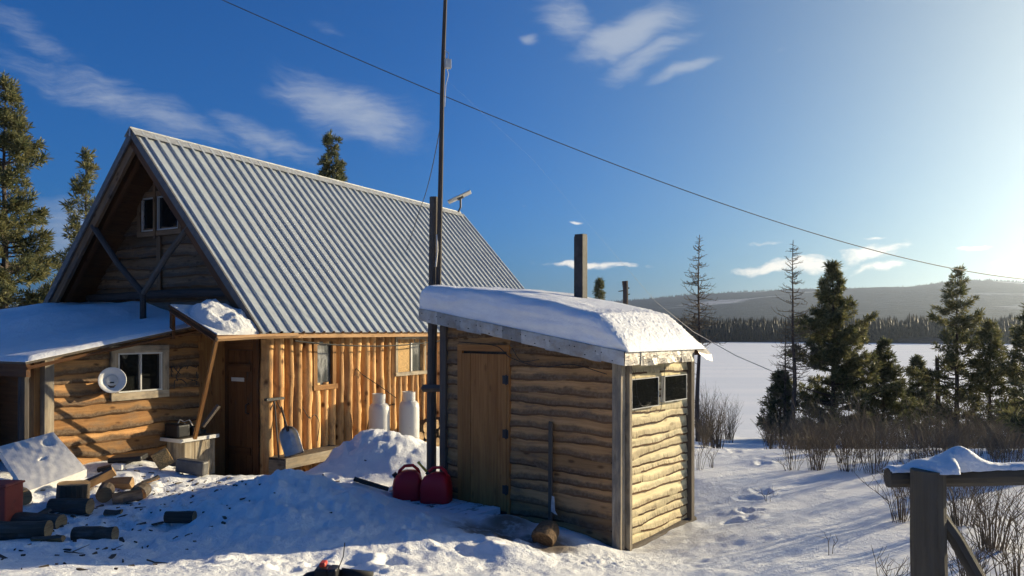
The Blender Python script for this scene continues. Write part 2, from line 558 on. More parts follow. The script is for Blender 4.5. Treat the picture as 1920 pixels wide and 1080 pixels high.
def needle(name, a, b):
    m, g = new_mat(name)
    isl = g.n('ShaderNodeNewGeometry').outputs['Random Per Island']
    tc = g.n('ShaderNodeTexCoord').outputs['Object']
    n = g.noise(tc, 1.1, 3, .6)
    f = g.ramp(g.math('ADD', g.math('MULTIPLY', isl, .5), g.math('MULTIPLY', n, .6)), .3, .8)
    c = g.mix(f, a, b)
    b1 = g.n('ShaderNodeBsdfPrincipled', {'Base Color': c, 'Roughness': .6, 'Specular IOR Level': .25})
    b2 = g.n('ShaderNodeBsdfTranslucent', {'Color': c})
    g.n('ShaderNodeOutputMaterial', {0: g.n('ShaderNodeMixShader', {0: .35, 1: b1.outputs[0], 2: b2.outputs[0]}).outputs[0]})
    return m


M['needles'] = needle('pine_needles', (.072, .092, .042), (.24, .22, .095))
M['needles_dark'] = needle('dark_needles', (.060, .078, .042), (.19, .185, .085))
M['needles_far'] = needle('far_needles', (.008, .013, .012), (.017, .022, .02))
M['trunk'] = wood('trunk_bark', (.12, .09, .07), (.06, .045, .036), .4, (.12, .115, .11), .2)
M['twig'] = plain('twig', (.19, .15, .095), .8, 0, 3, .4)
M['twig_red'] = plain('twig_brown', (.18, .13, .075), .8, 0, 3, .4)

# ------------------------------------------------------------------ terrain
CTRL = [  # (px, py, depth)
    (20, 1075, 4.6), (178, 1015, 6.6), (340, 985, 7.2), (130, 970, 7.6), (30, 940, 7.9), (470, 908, 8.9), (250, 925, 8.6),
    (230, 862, 10.1), (300, 872, 9.9), (160, 885, 9.5), (350, 900, 9.5), (380, 893, 10.4), (450, 893, 10.6), (60, 900, 8.7),
    (520, 884, 7.8), (450, 910, 7.8), (490, 897, 7.8), (600, 912, 7.7), (690, 945, 7.5), (740, 965, 7.4), (830, 985, 7.2), (900, 1010, 6.9),
    (520, 960, 7.0), (640, 990, 6.8), (420, 985, 6.9), (760, 1010, 6.6),
    (700, 918, 9.3), (560, 886, 10.5), (640, 905, 9.6), (480, 893, 10.0),
    (690, 807, 11.4), (640, 838, 11.3), (750, 814, 11.6), (800, 836, 11.9), (690, 866, 10.6), (715, 895, 10.0), (770, 885, 10.1), (660, 890, 10.3), (830, 842, 11.5),
    (765, 942, 9.2), (817, 950, 9.1), (950, 968, 8.0), (925, 990, 7.75), (895, 1000, 7.4), (1020, 1032, 7.1), (1080, 1012, 7.6),
    (960, 1026, 6.6), (1040, 1052, 6.5), (823, 1037, 6.4), (900, 1042, 6.5), (1165, 1034, 7.7), (1100, 1040, 7.0),
    (960, 1078, 5.6), (700, 1075, 5.4), (400, 1070, 5.0), (440, 1045, 5.7), (300, 1065, 5.3), (560, 1050, 5.9), (620, 1068, 5.6), (800, 1065, 5.8),
    (1200, 1058, 6.8), (1300, 1075, 6.2), (1250, 1000, 8.4), (1300, 968, 9.2), (1400, 1000, 7.8), (1350, 950, 9.5), (1400, 880, 12.0),
    (1330, 848, 14.5), (1440, 846, 14.5), (1550, 868, 12.5), (1550, 930, 9.5), (1640, 960, 8.3), (1600, 1070, 5.8), (1740, 1000, 7.0), (1850, 960, 7.5),
    (1900, 900, 9.5), (1700, 880, 11.5), (1800, 868, 12.0)]
PTS = []
for px, py, Y in CTRL:
    q = P(px, py, Y); PTS.append((q.x, q.y, q.z))
PTS += [(-2.91, 11.65, .12), (-3.05, 11.25, .12), (-2.5, 12.3, .1), (0, 0, .72), (-2, 2, .75), (2, 2, .7), (2.0, 3.6, .55), (-2.4, 13.2, .05), (-1.9, 13.6, .05), (-.4, 9.2, .12), (-.9, 9.7, .12), (.0, 8.5, .1), (.2, 9.3, .05), (1.3, 8.8, .0), (.4, 11, .1),
        (0, 20, -.7), (8, 20, -1.0), (13, 17, -.5), (16, 25, -1.7), (0, 30, -2), (10, 32, -2.4), (20, 32, -2.4), (5, 16.5, -.35), (10, 15, -.1), (-6, 25, 0), (-2, 18, .0), (0, 22, -.3),
        (-8, 16, .2), (-6, 14, .1), (-12, 12, .4), (-14, 20, .4), (-10, 5, .5), (12, 8, .6), (14, 3, .7), (-8, -8, .8), (8, -8, .8), (0, -10, .8), (25, 10, .5),
        (-25, 10, .6), (-25, 30, .6), (0, 52, -4.0), (15, 56, -4.1), (28, 50, -4.0), (40, 44, -3.0), (45, 25, -.5), (-20, 55, -.5), (-40, 45, .5), (40, 60, -4.4), (0, 65, -4.6), (20, 66, -4.6)]
PTS = np.array(PTS)


def _rbf(r2):
    return .5 * r2 * np.log(r2 + 1e-9)


def _solve():
    n = len(PTS); X = PTS[:, :2]
    d = ((X[:, None] - X[None]) ** 2).sum(-1)
    K = _rbf(d) + np.eye(n) * .003
    A = np.zeros((n + 3, n + 3)); A[:n, :n] = K; A[:n, n] = 1; A[:n, n + 1:] = X; A[n, :n] = 1; A[n + 1:, :n] = X.T
    b = np.zeros(n + 3); b[:n] = PTS[:, 2]
    return np.linalg.solve(A, b)


_W = _solve()
LAKE_Z = -4.0


def ground(x, y, detail=True):
    x = np.atleast_1d(np.asarray(x, float)); y = np.atleast_1d(np.asarray(y, float))
    h = np.zeros_like(x); n = len(PTS)
    for k in range(0, len(x), 20000):
        xs, ys = x[k:k + 20000], y[k:k + 20000]
        d = (xs[:, None] - PTS[None, :, 0]) ** 2 + (ys[:, None] - PTS[None, :, 1]) ** 2
        h[k:k + 20000] = _rbf(d) @ _W[:n] + _W[n] + _W[n + 1] * xs + _W[n + 2] * ys
    r = np.hypot(x, y); az = np.degrees(np.arctan2(x, y))
    far = -4.6 + 5.6 * sstep(-az, 6, 26) * (1 - sstep(-az, 150, 175)) + 5.2 * sstep(az, 62, 85) * (1 - sstep(az, 170, 180)) + 2.0 * (np.abs(az) > 175)
    far = np.where(np.abs(az) > 150, .8, far)
    t = sstep(r, 34, 62)
    h = h * (1 - t) + far * t
    if detail:
        near = 1 - sstep(r, 12, 40)
        yard = np.exp(-((x + 4.2) ** 2 / 5 + (y - 8.6) ** 2 / 4))
        drift = sstep(x, 1.5, 4.0)
        h = h + near * (.030 * fbm(x * .9, y * .9, 3) * (1 - .3 * drift) + .014 * fbm(x * 4, y * 4, 3) * (1 - .85 * drift) + .020 * fbm(x * 8, y * 8, 3) * yard)
        h = h + drift * near * .03 * fbm(x * .7 - y * .5, y * .45 + x * .2, 3)
        berm = np.exp(-((x + 2.2) ** 2 / 3.2 + (y - 7.4) ** 2 / .9)) + np.exp(-((x + 2.2) ** 2 / 1.4 + (y - 11.3) ** 2 / .5)) + .25 * np.exp(-((x + 1.0) ** 2 / 4 + (y - 5.9) ** 2 / .5))
        h = h + berm * (.075 * fbm(x * 2.4, y * 2.4, 4, .6) + .045 * (np.abs(fbm(x * 5.0 + 3, y * 5.0, 3)) - .25))
        h = h + DENT(x, y)
        lip = np.exp(-((x - .55) ** 2 / .6 + (y - 6.7) ** 2 / .25)) + .8 * np.exp(-((x + 2.0) ** 2 / 1.8 + (y - 5.5) ** 2 / .3)) + .6 * np.exp(-((x - 1.2) ** 2 / .6 + (y - 7.0) ** 2 / .3))
        h = h + lip * (.022 * np.abs(fbm(x * 7, y * 7, 4)) + .010 * fbm(x * 14, y * 14, 2))
        h = h + (1 - near) * .18 * fbm(x * .22, y * .22, 3) * (1 - sstep(r, 80, 200))
    return h


_dr = np.random.RandomState(5)
_DN = []
for (x0, y0, x1, y1, n_, sp_) in ((-1.6, 5.4, .1, 7.6, 26, .22), (-3.6, 7.4, -3.0, 10.4, 26, .35), (-5.4, 8.6, -3.2, 9.2, 34, .5), (-3.2, 9.6, -1.0, 9.2, 24, .2), (4.0, 13.6, 5.4, 22.0, 60, .4), (2.6, 8.0, 4.6, 13.4, 9, .1), (-4.5, 6.2, -2.6, 6.9, 30, .5)):
    for k in range(n_):
        f = _dr.rand(); _DN.append((x0 + (x1 - x0) * f + _dr.normal() * sp_, y0 + (y1 - y0) * f + _dr.normal() * sp_, _dr.uniform(.06, .13), _dr.uniform(.015, .05), _dr.uniform(0, 3.14)))


def DENT(x, y):
    d = np.zeros_like(x)
    for (cx, cy, r_, dp_, a_) in _DN:
        m = (np.abs(x - cx) < .6) & (np.abs(y - cy) < .6)
        if not m.any(): continue
        dx = x[m] - cx; dy = y[m] - cy
        u = (dx * math.cos(a_) + dy * math.sin(a_)) / (r_ * 1.5); v = (-dx * math.sin(a_) + dy * math.cos(a_)) / r_
        q = np.sqrt(u * u + v * v)
        d[m] += -dp_ * np.exp(-q ** 4) + .35 * dp_ * np.exp(-((q - 1.35) / .35) ** 2)
    return d


def gz(x, y):
    return float(ground([x], [y])[0])


def mesh_np(name, V, Fq, mat, smooth=True):
    me = bpy.data.meshes.new(name)
    me.vertices.add(len(V)); me.vertices.foreach_set("co", np.ascontiguousarray(V, np.float32).ravel())
    k = Fq.shape[1]
    me.loops.add(Fq.size); me.loops.foreach_set("vertex_index", np.ascontiguousarray(Fq, np.int32).ravel())
    me.polygons.add(len(Fq)); me.polygons.foreach_set("loop_start", np.arange(0, Fq.size, k, dtype=np.int32))
    me.polygons.foreach_set("loop_total", np.full(len(Fq), k, np.int32))
    if smooth: me.polygons.foreach_set("use_smooth", np.ones(len(Fq), bool))
    for mt in (mat if isinstance(mat, (list, tuple)) else [mat]): me.materials.append(mt)
    me.update(calc_edges=True); me.validate()
    return me


def link(name, me, parent=None, loc=None):
    o = bpy.data.objects.new(name, me); COL.objects.link(o)
    if parent is not None: o.parent = parent
    if loc is not None: o.location = loc
    return o


def polar(azs, rs):
    A, Rr = np.meshgrid(azs, rs, indexing='ij')
    x = (Rr * np.sin(A)).ravel(); y = (Rr * np.cos(A)).ravel()
    na, nr = len(azs), len(rs)
    i, j = np.meshgrid(np.arange(na - 1), np.arange(nr - 1), indexing='ij')
    a = (i * nr + j).ravel()
    return x, y, np.stack([a, a + 1, a + nr + 1, a + nr], 1)


azs = np.radians(np.concatenate([np.linspace(-180, -48, 60)[:-1], np.linspace(-48, 48, 640), np.linspace(48, 180, 60)[1:]]))
rs = np.concatenate([[0.02], np.geomspace(.6, 22, 500), np.geomspace(22, 9000, 110)[1:]])
x, y, q = polar(azs, rs)
z = ground(x, y)
tag(link("snow_ground", mesh_np("snow_ground", np.stack([x, y, z], 1), q, M['snow_ground'])), kind='structure')

# the frozen lake, and the far shore with its hills
xl, yl, ql = polar(np.radians(np.linspace(-25, 80, 60)), np.geomspace(24, 520, 60))
tag(link("frozen_lake", mesh_np("frozen_lake", np.stack([xl, yl, np.full_like(xl, LAKE_Z)], 1), ql, M['lake'])), kind='structure')


def hill_h(a, r):
    """a in degrees of azimuth, r in metres"""
    shore = 414 + 14 * fbm(a * .12, a * 0 + 2.0, 3)
    up = sstep(r, shore, shore + 30) * 4.5
    px = np.tan(np.radians(np.clip(a, -60, 60))) * F + CX
    ridge_py = np.interp(px, [200, 900, 1150, 1300, 1450, 1600, 1700, 1800, 1860, 1920, 2300, 3200], [600, 590, 566, 556, 549, 549, 546, 537, 540, 544, 560, 585])
    H = (HY - ridge_py) / F * 3000 / np.cos(np.radians(np.clip(a, -60, 60))) ** 0
    t = np.clip((r - 520) / (3000 - 520), 0, None)
    prof = sstep(t, 0, 1.0) * np.where(t > 1, 1 - .25 * sstep(t, 1, 2), 1)
    mid = .10 * np.sin(t * 9 + a * .08) * sstep(t, 0, .4)
    n = fbm(a * .16 + 3, r * .0016, 4)
    return LAKE_Z - .6 + up + H * .93 * prof * (1 + .05 * n * (1 - sstep(t, .75, 1)) + mid * .5 * (1 - sstep(t, .7, 1)))


ah = np.linspace(-50, 95, 420); rh = np.concatenate([np.linspace(385, 470, 24), np.geomspace(475, 7000, 90)])
xh, yh, qh = polar(np.radians(ah), rh)
A_, R_ = np.meshgrid(ah, rh, indexing='ij')
zh = hill_h(A_.ravel(), R_.ravel())
tag(link("hills", mesh_np("hills", np.stack([xh, yh, zh], 1), qh, M['hill'])), kind='structure')

# ------------------------------------------------------------------ far forest: one mass across the lake
def far_forest():
    rng = np.random.RandomState(3)
    V, T = [], []
    b = 0
    def cone(cx, cy, cz, h, w):
        nonlocal b
        k = 6; ang = np.arange(k) * 2 * np.pi / k + rng.rand() * 6
        for (z0, z1, ww) in ((.05, .55, 1.0), (.34, .8, .72), (.62, 1.0, .45)):
            jit = .75 + .5 * rng.rand(k)
            V.append(np.stack([cx + np.cos(ang) * w * ww * jit, cy + np.sin(ang) * w * ww * jit, np.full(k, cz + h * z0)], 1))
            V.append(np.array([[cx, cy, cz + h * z1]]))
            i = np.arange(k)
            T.append(np.stack([b + i, b + (i + 1) % k, np.full(k, b + k)], 1)); b += k + 1
    for _ in range(9500):
        a = rng.uniform(-12, 48); r = 424 + rng.rand() ** 1.6 * 260
        aa = np.array([a]); rr = np.array([r])
        shore = 414 + 14 * fbm(aa * .12, aa * 0 + 2.0, 3)[0]
        if r < shore + 8: continue
        cz = float(hill_h(aa, rr)[0])
        h = rng.uniform(6.5, 11) * (1 + .25 * float(fbm(np.array([a * 1.1]), np.array([5.0]), 3)[0])) 
        cone(r * math.sin(R(a)), r * math.cos(R(a)), cz, h, h * rng.uniform(.11, .17))
    for _ in range(2600):          # along the skyline of the ridge
        a = rng.uniform(0, 42); r = rng.uniform(2500, 3150)
        cz = float(hill_h(np.array([a]), np.array([r]))[0])
        h = rng.uniform(4, 8); cone(r * math.sin(R(a)), r * math.cos(R(a)), cz, h, h * .3)
    me = mesh_np("far_forest", np.concatenate(V), np.concatenate(T), M['needles_far'], False)
    tag(link("far_forest", me), "dark strip of spruce forest along the far shore of the lake", "forest", kind='stuff')


far_forest()

# ------------------------------------------------------------------ board and log walls
def curvy(pts, n=6):
    pts = [Vector(p) for p in pts]; P_ = [pts[0] * 2 - pts[1]] + pts + [pts[-1] * 2 - pts[-2]]; out = []
    for i in range(1, len(P_) - 2):
        p0, p1, p2, p3 = P_[i - 1:i + 3]
        for k in range(n):
            t = k / n
            out.append(.5 * ((2 * p1) + (p2 - p0) * t + (2 * p0 - 5 * p1 + 4 * p2 - p3) * t * t + (3 * p1 - p0 - 3 * p2 + p3) * t ** 3))
    return out + [pts[-1]]


def wob(x, s, amp, f=1.0):
    return amp * mn.noise(Vector((x * f, s * 3.7, .5)))


def slab_wall(mb, fr, x0, x1, z0, z1, course=.16, top=None, holes=(), seed=0, out=.035, ragged=1.0, step=.05, m=0, mb_=1):
    z = z0; k = 0; rnd = random.Random(seed)
    nx = max(2, int((x1 - x0) / step))
    xs = [x0 + (x1 - x0) * i / nx for i in range(nx + 1)]
    while z < z1:
        c = course * rnd.uniform(.8, 1.25); sd = seed * 31 + k
        off = (rnd.random() * 30, 10.0 * rnd.randint(1, 9) + .02)
        rows = []
        oo = out * rnd.uniform(.75, 1.25); tilt = rnd.uniform(-.012, .012)
        for x in xs:
            w = ragged * (wob(x, sd, .035, 1.3) + wob(x, sd + .4, .016, 5.0) + wob(x, sd + .8, .007, 15.0)) + tilt * (x - x0)
            yo = oo + wob(x, sd + 2, .012, 2.5)
            t = top(x) if top else 1e9
            lo = z + w
            prof = [(0.0, z + c + .03), (yo * .62, lo + c * .62), (yo * .92, lo + c * .3), (yo, lo + .022), (yo * .8, lo), (0.0, lo + .004)]
            rows.append([(fr.p(x, p, min(zz, t)), x, max(0, zz - lo), min(zz, t)) for p, zz in prof])
        b = len(mb.v); n = 6
        for r in rows: mb.v += [e[0] for e in r]
        for i in range(nx):
            xm = (xs[i] + xs[i + 1]) / 2
            for j in range(n - 1):
                zm = (rows[i][j][3] + rows[i][j + 1][3]) / 2
                if top and rows[i][j][3] - rows[i][j + 1][3] < 1e-5 and rows[i + 1][j][3] - rows[i + 1][j + 1][3] < 1e-5 and j < 4: continue
                if any(h[0] < xm < h[1] and h[2] < zm < h[3] for h in holes): continue
                ids = (b + i * n + j, b + (i + 1) * n + j, b + (i + 1) * n + j + 1, b + i * n + j + 1)
                uv = [(rows[p][q_][1] + off[0], rows[p][q_][2] + off[1]) for p, q_ in ((i, j), (i + 1, j), (i + 1, j + 1), (i, j + 1))]
                bark = j >= 3 and mn.noise(Vector((xm * 2.2, sd * 1.9, 7))) > -.25
                mb.face(ids, uv, mb_ if bark else m)
        z += c; k += 1


def log_wall(mb, fr, x0, x1, z0, z1, pitch=.195, holes=(), seed=0):
    rnd = random.Random(seed); x = x0 + pitch / 2; k = 0
    while x < x1:
        r = pitch * .47 * rnd.uniform(.82, 1.14); off = (rnd.random() * 30, rnd.random() * 30)
        n = 9; zs = [z0 + (z1 - z0) * i / 36 for i in range(37)]
        b = len(mb.v)
        for z in zs:
            cx = x + wob(z, seed + k, .03, 1.1); rr = r * (1 + wob(z, seed + k + .5, .12, 2.2) + max(0, wob(z, seed + k + .3, .30, 7.0) - .07))
            for j in range(n):
                a = math.pi * (-.22 + 1.44 * j / (n - 1))
                mb.v.append(fr.p(cx - rr * math.cos(a), rr * math.sin(a) * 1.3, z))
        for i in range(36):
            zm = (zs[i] + zs[i + 1]) / 2
            if any(h[0] < x < h[1] and h[2] < zm < h[3] for h in holes): continue
            for j in range(n - 1):
                mb.face((b + i * n + j, b + i * n + j + 1, b + (i + 1) * n + j + 1, b + (i + 1) * n + j),
                        [(zs[i] + off[0], j * .03 + off[1]), (zs[i] + off[0], j * .03 + .03 + off[1]), (zs[i + 1] + off[0], j * .03 + .03 + off[1]), (zs[i + 1] + off[0], j * .03 + off[1])], 0)
        x += r * 2.1 + .016; k += 1


def planks(mb, fr, x0, x1, z0, z1, w=.13, t=.02, y=0.0, m=0, gap=.003):
    n = max(1, round((x1 - x0) / w)); w = (x1 - x0) / n
    for i in range(n):
        mb.box(fr, x0 + i * w + gap / 2, x0 + (i + 1) * w - gap / 2, y, y + t + random.uniform(-.004, .004), z0, z1, m, grain=2)


def frame_boards(mb, fr, x0, x1, z0, z1, w, y0, y1, m=0, sill=None):
    """four trim boards butted round an opening"""
    mb.box(fr, x0, x0 + w, y0, y1, z0 + w, z1 - w, m); mb.box(fr, x1 - w, x1, y0, y1, z0 + w, z1 - w, m)
    mb.box(fr, x0, x1, y0, y1 + .003, z1 - w, z1, m)
    e = sill if sill else 0
    mb.box(fr, x0 - e, x1 + e, y0, y1 + .004 + e, z0, z0 + w, m)


# ------------------------------------------------------------------ the house
D = Vector((math.sin(R(28.91)), math.cos(R(28.91)), 0))       # along the long wall
N = Vector((D.y, -D.x, 0))                                    # out of the long wall
C0 = Vector((-3.901, 11.509, 0))
H = Fr(C0, D, N)
EAVE_N, RIDGE_N, EAVE_Z, RIDGE_Z, T0, T1 = .41, -2.62, 2.285, 5.66, -.41, 9.72
SL = (RIDGE_Z - EAVE_Z) / (EAVE_N - RIDGE_N)


def roof_z(n):
    return RIDGE_Z - SL * abs(n - RIDGE_N)


house = thing("house", "log house with steep ribbed metal roof and tall slab-sided gable, smaller lean-to in front", "house", tuple(C0))

mb = MB(); log_wall(mb, H, 0, 9.4, -.15, 2.42, holes=((1.10, 1.48, 1.4, 2.08), (3.3, 4.14, 1.5, 2.08)), seed=5)
mb.build("log_wall", M['log_pine'], house, smooth=True)
mb = MB(); mb.box(H, .01, 9.4, -.12, -.02, -.15, 2.4); mb.box(H, 9.3, 9.42, -5.2, -.02, -.15, 2.4); mb.box(H, .3, 9.4, -5.3, -5.2, -.15, 2.4)
mb.build("inner_wall", M['plank_dark'], house)
# gable
GT = .39
GF = Fr(H.p(GT, 0, 0), -N, -D)
gtop = lambda x: roof_z(-x) - .09
mb = MB()
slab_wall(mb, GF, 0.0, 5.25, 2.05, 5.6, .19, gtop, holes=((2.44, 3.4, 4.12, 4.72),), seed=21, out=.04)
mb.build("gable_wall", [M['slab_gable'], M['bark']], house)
mb = MB(); mb.box(GF, 0, 5.2, -.14, -.04, -.1, 2.6)
for i in range(26):
    xa, xb = .0 + i * .2, .2 + i * .2
    mb.box(GF, xa, xb, -.12, -.05, 2.6, max(2.62, min(gtop(xa), gtop(xb)) - .03))
mb.build("gable_backing", M['beam_dark'], house)
mb = MB(); frame_boards(mb, GF, 2.32, 3.54, 4.0, 4.80, .09, .03, .07)
gw = mb.build("window_trim", M['slab_gable'], house)
w = MB(); frame_boards(w, GF, 2.42, 2.99, 4.1, 4.70, .018, .0, .055); frame_boards(w, GF, 3.07, 3.43, 4.1, 4.70, .018, .0, .055)
win = w.build("window", M['window_white'], house)
w = MB(); w.box(GF, 2.437, 2.973, .0, .012, 4.117, 4.683); w.box(GF, 3.087, 3.413, .0, .012, 4.117, 4.683); w.build("pane", M['glass'], win)
mb = MB(); mb.box(GF, 3.0, 3.06, .03, .09, 3.95, 4.95); mb.box(GF, 2.88, 2.98, .045, .075, 3.02, 3.98)
mb.build("batten", M['slab_gable'], house)
mb = MB(); mb.tube([GF.p(.34, .1, 2.93), GF.p(2.6, .1, 2.95), GF.p(4.95, .1, 2.92)], [.07, .075, .07], 10)
mb.build("beam", M['beam_dark'], house, smooth=False)
mb = MB(); mb.box(GF, .25, 5.0, .045, .06, 2.15, 2.80); mb.build("lower_panel", M['grey_wood'], house)
# braces carrying the overhang
mb = MB(); mb.tube([H.p(-.3, -2.464, 2.3), H.p(-.3, -2.464, 2.97)], [.055, .05], 8); mb.build("gable_post", M['beam_dark'], house)
mb = MB(); mb.tube([H.p(-.3, -2.47, 2.93), H.p(-.33, -3.1, 3.45), H.p(-.34, -3.8, 4.15)], [.055, .05, .05], 8); mb.build("brace", M['beam_dark'], house)
mb = MB(); mb.tube([H.p(-.3, -2.45, 2.93), H.p(-.32, -1.85, 3.5), H.p(-.33, -1.2, 4.02)], [.05, .05, .045], 8); mb.build("brace", M['grey_wood'], house)


def roof_side(sgn):
    """ribbed sheet over one slope; sgn +1 is the slope facing the yard"""
    edge = EAVE_N if sgn > 0 else 2 * RIDGE_N - EAVE_N
    slope = Vector((0, (edge - RIDGE_N), EAVE_Z - RIDGE_Z)); slope.normalize()
    nrm = Vector((0, sgn * -slope.z * 1.0, abs(slope.y)))
    nrm = Vector((0, sgn * abs(slope.z), abs(slope.y)))
    Ls = math.hypot(edge - RIDGE_N, RIDGE_Z - EAVE_Z) + .03
    fr = Fr(H.p(0, RIDGE_N, RIDGE_Z), D, N * slope.y + Vector((0, 0, slope.z)), N * nrm.y + Vector((0, 0, nrm.z)))
    mb = MB(); pitch = .2285; t = T0; prof = []
    while t < T1 - .01:
        prof += [(t, 0), (t + .142, 0), (t + .152, .036), (t + .192, .036), (t + .212, 0)]
        t += pitch
    prof.append((T1, 0))
    rows = [[fr.p(a, v, h + .012 + .003 * math.sin(a * 1.1 + v * 1.3)) for v in np.linspace(0.02, Ls, 9)] for a, h in prof]
    mb.grid(rows)
    for v in np.linspace(.35, Ls - .12, 4):         # screw heads
        for k in range(int((T1 - T0) / pitch)):
            c = T0 + k * pitch + .172
            mb.box(fr, c - .007, c + .007, v - .007, v + .007, .047, .054)
    mb.build("roof_sheet", M['metal_roof'], house)
    mb = MB(); mb.box(fr, T0 + .03, T1 - .03, .04, Ls - .04, -.07, -.004, grain=0)
    for k in range(9):
        mb.box(fr, T0 + .2 + k * 1.15, T0 + .29 + k * 1.15, .1, Ls - .05, -.20, -.072)
    mb.build("roof_deck", M['plank_dark'], house)
    mb = MB(); mb.box(fr, T0 - .006, T0 + .028, .02, Ls, -.08, .03); mb.build("rake_trim", M['grey_plastic'], house)
    mb = MB(); mb.box(fr, T0 + .04, T0 + .10, .1, Ls - .1, -.22, -.073); mb.build("fly_rafter", M['slab_gable'] if sgn < 0 else M['plank_dark'], house)
    return fr, Ls


frR, Ls = roof_side(1); roof_side(-1)
mb = MB()
for sgn in (1, -1):
    a = H.p(T0 - .03, RIDGE_N, RIDGE_Z + .06); b = H.p(T1 + .02, RIDGE_N, RIDGE_Z + .06)
    c = H.p(T1 + .02, RIDGE_N + sgn * .15, RIDGE_Z - .15 * SL + .075); d = H.p(T0 - .03, RIDGE_N + sgn * .15, RIDGE_Z - .15 * SL + .075)
    mb.quad(a, b, c, d)
mb.box(H, T0 - .03, T1 + .02, RIDGE_N - .02, RIDGE_N + .02, RIDGE_Z - .1, RIDGE_Z + .058)
mb.build("ridge_cap", M['ridge_tin'], house, recalc=False)
mb = MB(); mb.box(H, T0 + .05, T1 - .05, EAVE_N - .07, EAVE_N - .04, EAVE_Z - .10, EAVE_Z - .012); mb.build("eave_board", M['fascia_wood'], house)
mb = MB(); mb.box(H, .3, T1 - .1, .12, EAVE_N - .07, EAVE_Z - .055, EAVE_Z - .035); mb.build("soffit", M['plank_dark'], house)
# windows of the long wall
WF = Fr(H.p(0, .07, 0), D, N)
mb = MB(); frame_boards(mb, WF, 1.02, 1.56, 1.30, 2.2, .085, -.02, .045, sill=.02)
tag(mb.build("window", M['plank'], house))
w = MB(); w.box(WF, 1.105, 1.475, -.02, -.005, 1.385, 2.115); w.build("pane", M['milky_glass'], bpy.data.objects[sorted(o.name for o in house.children if o.name.startswith('window.') )[-1]])
mb = MB(); frame_boards(mb, WF, 3.22, 4.22, 1.42, 2.2, .07, -.02, .05, sill=.02)
w2 = mb.build("window", M['trim_grey'], house)
w = MB(); w.box(WF, 3.29, 3.74, -.02, .0, 1.49, 2.13); w.build("board_panel", M['osb'], w2)
w = MB(); w.box(WF, 3.79, 4.15, -.02, -.004, 1.49, 2.13); w.build("pane", M['milky_glass'], w2)
w = MB(); w.box(WF, 3.743, 3.787, -.02, .02, 1.49, 2.13); w.build("mullion", M['window_white'], w2)
# entry: dark plank wall facing the gable side with the door in it
EF = Fr(H.p(-.02, 0, 0), -N, -D)
mb = MB(); planks(mb, EF, .02, .14, -.1, 2.3, .12, .03); planks(mb, EF, .70, .79, -.1, 2.3, .09, .03); mb.box(EF, .14, .70, 0, .03, 2.0, 2.3)
mb.build("entry_wall", M['plank_dark'], house)
mb = MB(); planks(mb, EF, .15, .69, .02, 1.99, .135, .03, -.005); mb.box(EF, .17, .67, .03, .05, .35, .47); mb.box(EF, .17, .67, .03, .05, 1.66, 1.78)
dr = mb.build("door", M['plank_dark'], house)
mb = MB(); mb.box(EF, .32, .60, .032, .042, 1.50, 1.56); mb.build("door_plate", M['white_paint'], dr)
mb = MB(); mb.tube([EF.p(.22, .03, 1.0), EF.p(.22, .09, 1.02), EF.p(.22, .09, 1.14), EF.p(.22, .03, 1.16)], .012, 6); mb.build("handle", M['wire'], dr)
# lit boarding beside the entry, in the plane of the lean-to
LF = Fr(H.p(-.13, -.8, 0), D, N)
mb = MB(); planks(mb, LF, -.40, .11, -.1, 2.25, .125, .03)
mb.build("entry_boarding", M['plank'], house)
mb = MB()
for (xa, za, xb, zb, ww) in ((-.36, 1.95, -.04, .75, .09), (-.38, .72, -.04, 1.1, .07)):
    a = LF.p(xa, .045, za); b = LF.p(xb, .045, zb); mb.tube([a, b], [ww * .5, ww * .5], 4, flat=.45)
mb.box(LF, -.415, -.33, .031, .06, 2.0, 2.12); mb.build("brace_board", M['plank'], house)
# porch roof over the entry
PFz = lambda n: 2.205 + (EAVE_N - n) * .43
mb = MB()
A = [H.p(-1.17, .41, PFz(.41)), H.p(.3, .41, PFz(.41)), H.p(.3, -.62, PFz(-.62)), H.p(-1.17, -.62, PFz(-.62))]
pn = Vector((0, 0, .03))
b = len(mb.v); mb.v += A + [p + pn for p in A]
for fc in ((0, 3, 2, 1), (4, 5, 6, 7), (0, 1, 5, 4), (1, 2, 6, 5), (2, 3, 7, 6), (3, 0, 4, 7)):
    mb.face([b + k for k in fc], [(random.random(), random.random()) for _ in fc])
mb.build("porch_roof", M['plank_dark'], house)
mb = MB(); mb.tube([H.p(-1.18, .425, PFz(.41) - .02), H.p(-.4, .425, PFz(.41) + .01), H.p(.35, .425, EAVE_Z - .06)], [.035, .035, .04], 4, flat=1.0)
mb.build("porch_fascia", M['fascia_wood'], house)
mb = MB(); mb.box(Fr(H.p(-1.15, -.62, PFz(-.62) - .12), D, N), 0, .05, 0, .06, -.35, .1); mb.tube([H.p(-1.14, .38, PFz(.38) - .05), H.p(-1.14, -.6, PFz(-.6) - .05)], .04, 4)
mb.build("porch_rafter", M['plank_dark'], house)
mb = MB(); mb.tube([H.p(-1.15, .39, PFz(.39) - .03), H.p(-1.05, -.2, .74)], [.03, .034], 4)
mb.build("porch_prop", M['plank'], house)


